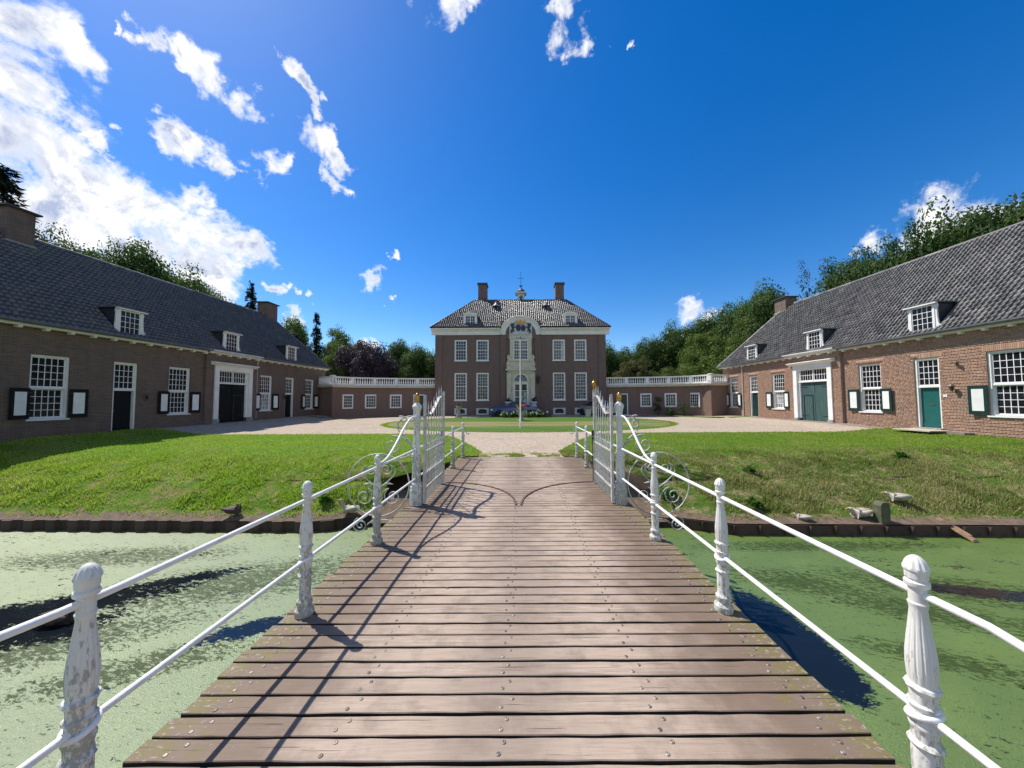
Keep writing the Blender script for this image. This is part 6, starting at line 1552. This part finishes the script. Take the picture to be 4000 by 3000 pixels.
# ---------------------------------------------------------------- cars
def car(label, loc, rz, paint, stations, glass_top, L, wheel_x, nose_lamp):
    """body lofted along x from cross-sections (x, half width, sill, belt line); glass house on top"""
    t = thing('parked_car', label, 'car', loc, rz, 'cars parked before the mansion')
    mb = MB(); rings = []
    for x, w, z0, z1 in stations:
        rings.append([(x, -w * .92, z0), (x, -w, z0 + .12), (x, -w, z0 + (z1 - z0) * .62), (x, -w * .95, z1 - .05), (x, -w * .82, z1), (x, w * .82, z1), (x, w * .95, z1 - .05), (x, w, z0 + (z1 - z0) * .62), (x, w, z0 + .12), (x, w * .92, z0)])
    V = [p for r in rings for p in r]; m = 10; F = []
    for k in range(len(rings) - 1):
        for q in range(m): F.append((k * m + q, k * m + (q + 1) % m, (k + 1) * m + (q + 1) % m, (k + 1) * m + q))
    F.append(tuple(range(m))[::-1]); F.append(tuple((len(rings) - 1) * m + q for q in range(m)))
    mb.add(V, F); mb.build('body', paint, t, 35)
    (xa, za), (xb, zb), (xc, zc), (xd, zd), wb, wt = glass_top
    g = MB(); P = lambda x, w, z: [(x, -w, z), (x, w, z)]
    a, b, c, d = P(xa, wb, za), P(xb, wt, zb), P(xc, wt, zc), P(xd, wb, zd)
    g.quad(a[0], b[0], b[1], a[1]); g.quad(c[0], d[0], d[1], c[1]); g.quad(a[0], d[0], c[0], b[0]); g.quad(a[1], b[1], c[1], d[1])
    g.build('windows', 'car_glass', t)
    r = MB(); r.add([(xb + .02, -wt - .012, zb), (xc - .02, -wt - .012, zc), (xc - .02, wt + .012, zc), (xb + .02, wt + .012, zb), (xb + .18, -wt + .1, zb + .045), (xc - .18, -wt + .1, zc + .045), (xc - .18, wt - .1, zc + .045), (xb + .18, wt - .1, zb + .045)],
                   [(4, 5, 6, 7), (0, 1, 5, 4), (1, 2, 6, 5), (2, 3, 7, 6), (3, 0, 4, 7)])
    r.build('roof', paint, t)
    pil = MB()
    for s_ in (-1, 1):
        for (p, q) in (((xa, wb, za), (xb, wt, zb)), ((xc, wt, zc), (xd, wb, zd)), (((xb + xc) / 2, wt, zb), ((xb + xc) / 2 + .05, wb, za)), ((xb, wt, zb), (xc, wt, zc))):
            pil.tube([(p[0], s_ * (p[1] + .005), p[2]), (q[0], s_ * (q[1] + .005), q[2])], .034, 6)
    pil.build('pillars', paint, t, 60)
    hw = stations[2][1]
    for wx_ in wheel_x:
        for s_ in (-1, 1):
            wh = obj('wheel', None, t, (wx_, s_ * (hw - .08), .31)); wh.rotation_euler = (-s_ * math.pi / 2, 0, 0)
            MB().lathe([(-.09, .2), (-.09, .29), (-.06, .31), (.06, .31), (.095, .28), (.095, .2)], 22).build('tyre', 'tyre_rubber', wh, 40)
            rm_ = MB().lathe([(.05, .02), (.085, .05), (.075, .06), (.07, .19), (.09, .205), (.05, .205)], 22)
            for k in range(8): a_ = k * math.pi / 4; rm_.box(-.0, .0, 0, 0, 0, 0) if False else rm_.lathe([(.07, .03), (.085, .028), (.09, .01)], 6, (.125 * math.cos(a_), .125 * math.sin(a_), 0))
            rm_.build('rim', 'chrome', wh, 40)
            MB().lathe([(-.12, .37), (.0, .375), (.11, .37), (.115, .30), (-.12, .30)], 22, (0, 0, 0)).build('wheel_arch', 'tyre_rubber', wh, 40)
    x0, x1 = stations[0][0], stations[-1][0]
    MB().box(x0 - .05, x0 + .25, -hw * .93, hw * .93, .32, .48).build('bumper', paint, t); MB().box(x1 - .25, x1 + .05, -hw * .93, hw * .93, .32, .48).build('bumper', paint, t)
    for s_ in (-1, 1):
        MB().box(x0 - .02, x0 + .16, s_ * hw * .55, s_ * hw * .94, .58, .74).build('headlight', 'chrome', t)
        MB().box(x1 - .16, x1 + .02, s_ * hw * .55, s_ * hw * .94, .58, .74).build('tail_light', 'lamp_red', t)
        MB().box(-.15, .02, s_ * (hw - .01), s_ * (hw + .012), .74, .77).build('door_handle', 'chrome', t)
        MB().box(stations[3][0] - .1, stations[3][0] + .05, s_ * hw, s_ * (hw + .16), .92, 1.03).build('mirror', paint, t)
    return t
ST = [(-2.22, .62, .34, .70), (-2.14, .80, .26, .82), (-1.75, .86, .22, .90), (-1.0, .88, .20, .94), (0, .89, .20, .95), (1.0, .88, .20, .95), (1.8, .86, .22, .93), (2.12, .80, .26, .88), (2.20, .66, .36, .76)]
car('dark blue two-door car parked before the mansion steps', (-.62, 32.15, court_z(-.6, 32.1)), 0, 'car_blue', ST, ((-.98, .93), (-.28, 1.36), (.62, 1.36), (1.38, .94), .80, .62), 4.4, (-1.42, 1.30), True)
ST2 = [(-2.0, .60, .34, .74), (-1.95, .80, .26, .90), (-1.5, .86, .22, .96), (-.8, .87, .20, .97), (0, .88, .20, .98), (1.0, .87, .20, .98), (1.7, .85, .22, .96), (1.92, .78, .28, .90), (1.98, .66, .36, .78)]
car('silver car seen from behind at the right corner of the mansion', (7.25, 33.0, court_z(7, 33)), R(-62), 'car_silver', ST2, ((-.95, .97), (-.35, 1.38), (1.05, 1.38), (1.72, .96), .80, .62), 4.0, (-1.25, 1.22), False)

# ---------------------------------------------------------------- ducks
def duck(label, loc, rz, mat, pose, scale=1.0, category='duck'):
    t = thing('duck', label, category, loc, rz, 'ducks on the moat and its banks')
    neck = {'sit': [((.16, 0, .13), .055), ((.185, 0, .165), .045), ((.205, 0, .195), .042), ((.235, 0, .193), .030)],
            'alert': [((.17, 0, .17), .05), ((.215, 0, .25), .032), ((.225, 0, .32), .030), ((.25, 0, .36), .040), ((.285, 0, .355), .028)],
            'preen': [((.15, 0, .20), .055), ((.14, .03, .27), .040), ((.08, .05, .30), .040), ((.04, .06, .285), .030)],
            'swim': [((.17, 0, .12), .055), ((.21, 0, .19), .038), ((.23, 0, .235), .044), ((.265, 0, .232), .030)]}[pose]
    zb = {'sit': .095, 'alert': .10, 'preen': .16, 'swim': .04}[pose]
    body = [((-.27, 0, zb + .05), .012), ((-.20, 0, zb + .035), .045), ((-.10, 0, zb + .01), .088), ((.02, 0, zb), .105), ((.11, 0, zb + .015), .088)]
    pts = body + neck
    me = bpy.data.meshes.new('body'); me.from_pydata([p for p, r in pts], [(k, k + 1) for k in range(len(pts) - 1)], []); o = obj('body', me, t)
    sk = o.modifiers.new('skin', 'SKIN')
    for k, (p, r) in enumerate(pts): me.skin_vertices[0].data[k].radius = (r, r * .92)
    me.skin_vertices[0].data[3].use_root = True
    o.modifiers.new('sub', 'SUBSURF').levels = 2
    dg = bpy.context.evaluated_depsgraph_get(); m2 = bpy.data.meshes.new_from_object(o.evaluated_get(dg)); o.modifiers.clear(); o.data = m2
    m2.materials.clear(); m2.materials.append(MATS[mat]); m2.shade_smooth()
    hx, hy, hz = neck[-1][0]; px_, py_, pz_ = neck[-2][0]; dd = Vector((hx - px_, hy - py_, 0)).normalized()
    b = MB().tube([(hx, hy, hz), (hx + dd.x * .05, hy + dd.y * .05, hz - .012), (hx + dd.x * .066, hy + dd.y * .066, hz - .016)], [.022, .017, .010], 8)
    b.build('bill', 'bill_yellow', t, 60)
    for s_ in (-1, 1):
        w = MB().tube([(.10, s_ * .085, zb + .03), (0, s_ * .105, zb + .03), (-.14, s_ * .075, zb + .055), (-.25, s_ * .03, zb + .07)], [.025, .055, .04, .008], 8)
        w.build('wing', mat, t, 60)
        MB().lathe([(-.004, .001), (0, .006), (.004, .001)], 6, (px_ + dd.x * .02 - dd.y * s_ * .033, py_ + dd.y * .02 + dd.x * s_ * .033, pz_ + .008)).build('eye', 'ink', t)
    if pose == 'preen':
        for s_ in (-1, 1): MB().tube([(.0, s_ * .04, zb - .06), (.01, s_ * .04, .0), (.06, s_ * .045, .0)], [.010, .008, .012], 6).build('leg', 'bill_yellow', t, 60)
    t.scale = (scale,) * 3
    return t
duck('brown duck standing and preening on the left bank', (-7.25, 8.72, -1.09), R(10), 'brown_feather', 'preen', 1.0)
duck('white duck with raised neck at the left bank beside the scrollwork', (-4.38, 8.86, -1.06), R(178), 'white_feather', 'alert', .95)
duck('white duck lying beside the mooring post on the right bank', (8.18, 8.42, -1.08), R(176), 'white_feather', 'sit', 1.15)
duck('pale duck resting higher up the right bank grass', (9.55, 8.85, lawn_z(9.55, 8.85) + .03), R(160), 'white_feather', 'sit', 1.05)
duck('small white duck sleeping low at the right pile wall', (6.72, 8.36, -1.12), R(150), 'white_feather', 'sit', .75)
duck('brown duck swimming in open water left of the bridge', (-6.7, 5.15, WZ), R(20), 'brown_feather', 'swim', 1.15)
# dry leaves dropped on the deck and white feathers and petals scattered on the banks
lf = MB()
for k in range(26):
    x, y = random.uniform(-1.6, 1.6), random.choice([random.uniform(1.5, 5), random.uniform(5, 10)]); s = random.uniform(.010, .024); a = random.uniform(0, 6.28)
    d = Vector((math.cos(a), math.sin(a), 0)) * s; e_ = Vector((-d.y, d.x, 0)) * .6; p = Vector((x, y, .004)); u_ = Vector((0, 0, .006))
    lf.quad(p - d, p - e_ + u_, p + d + u_, p + e_)
lf.build('fallen_leaves', 'driftwood', None, kind='stuff')
fe = MB()
for k in range(150):
    x = random.choice([-1, 1]) * random.uniform(4.2, 14); y = 8.65 + abs(random.gauss(0, .9)); z = lawn_z(x, y) + .035; s = random.uniform(.012, .03); a = random.uniform(0, 6.28)
    if x < 0 and random.random() < .5: y += 2
    z = lawn_z(x, y) + .04
    d = Vector((math.cos(a), math.sin(a), 0)) * s; e_ = Vector((-d.y, d.x, 0)) * .5; p = Vector((x, y, z)); fe.quad(p - d, p - e_, p + d, p + e_ + Vector((0, 0, .012)))
fe.build('feathers', 'white_feather', None, kind='stuff')
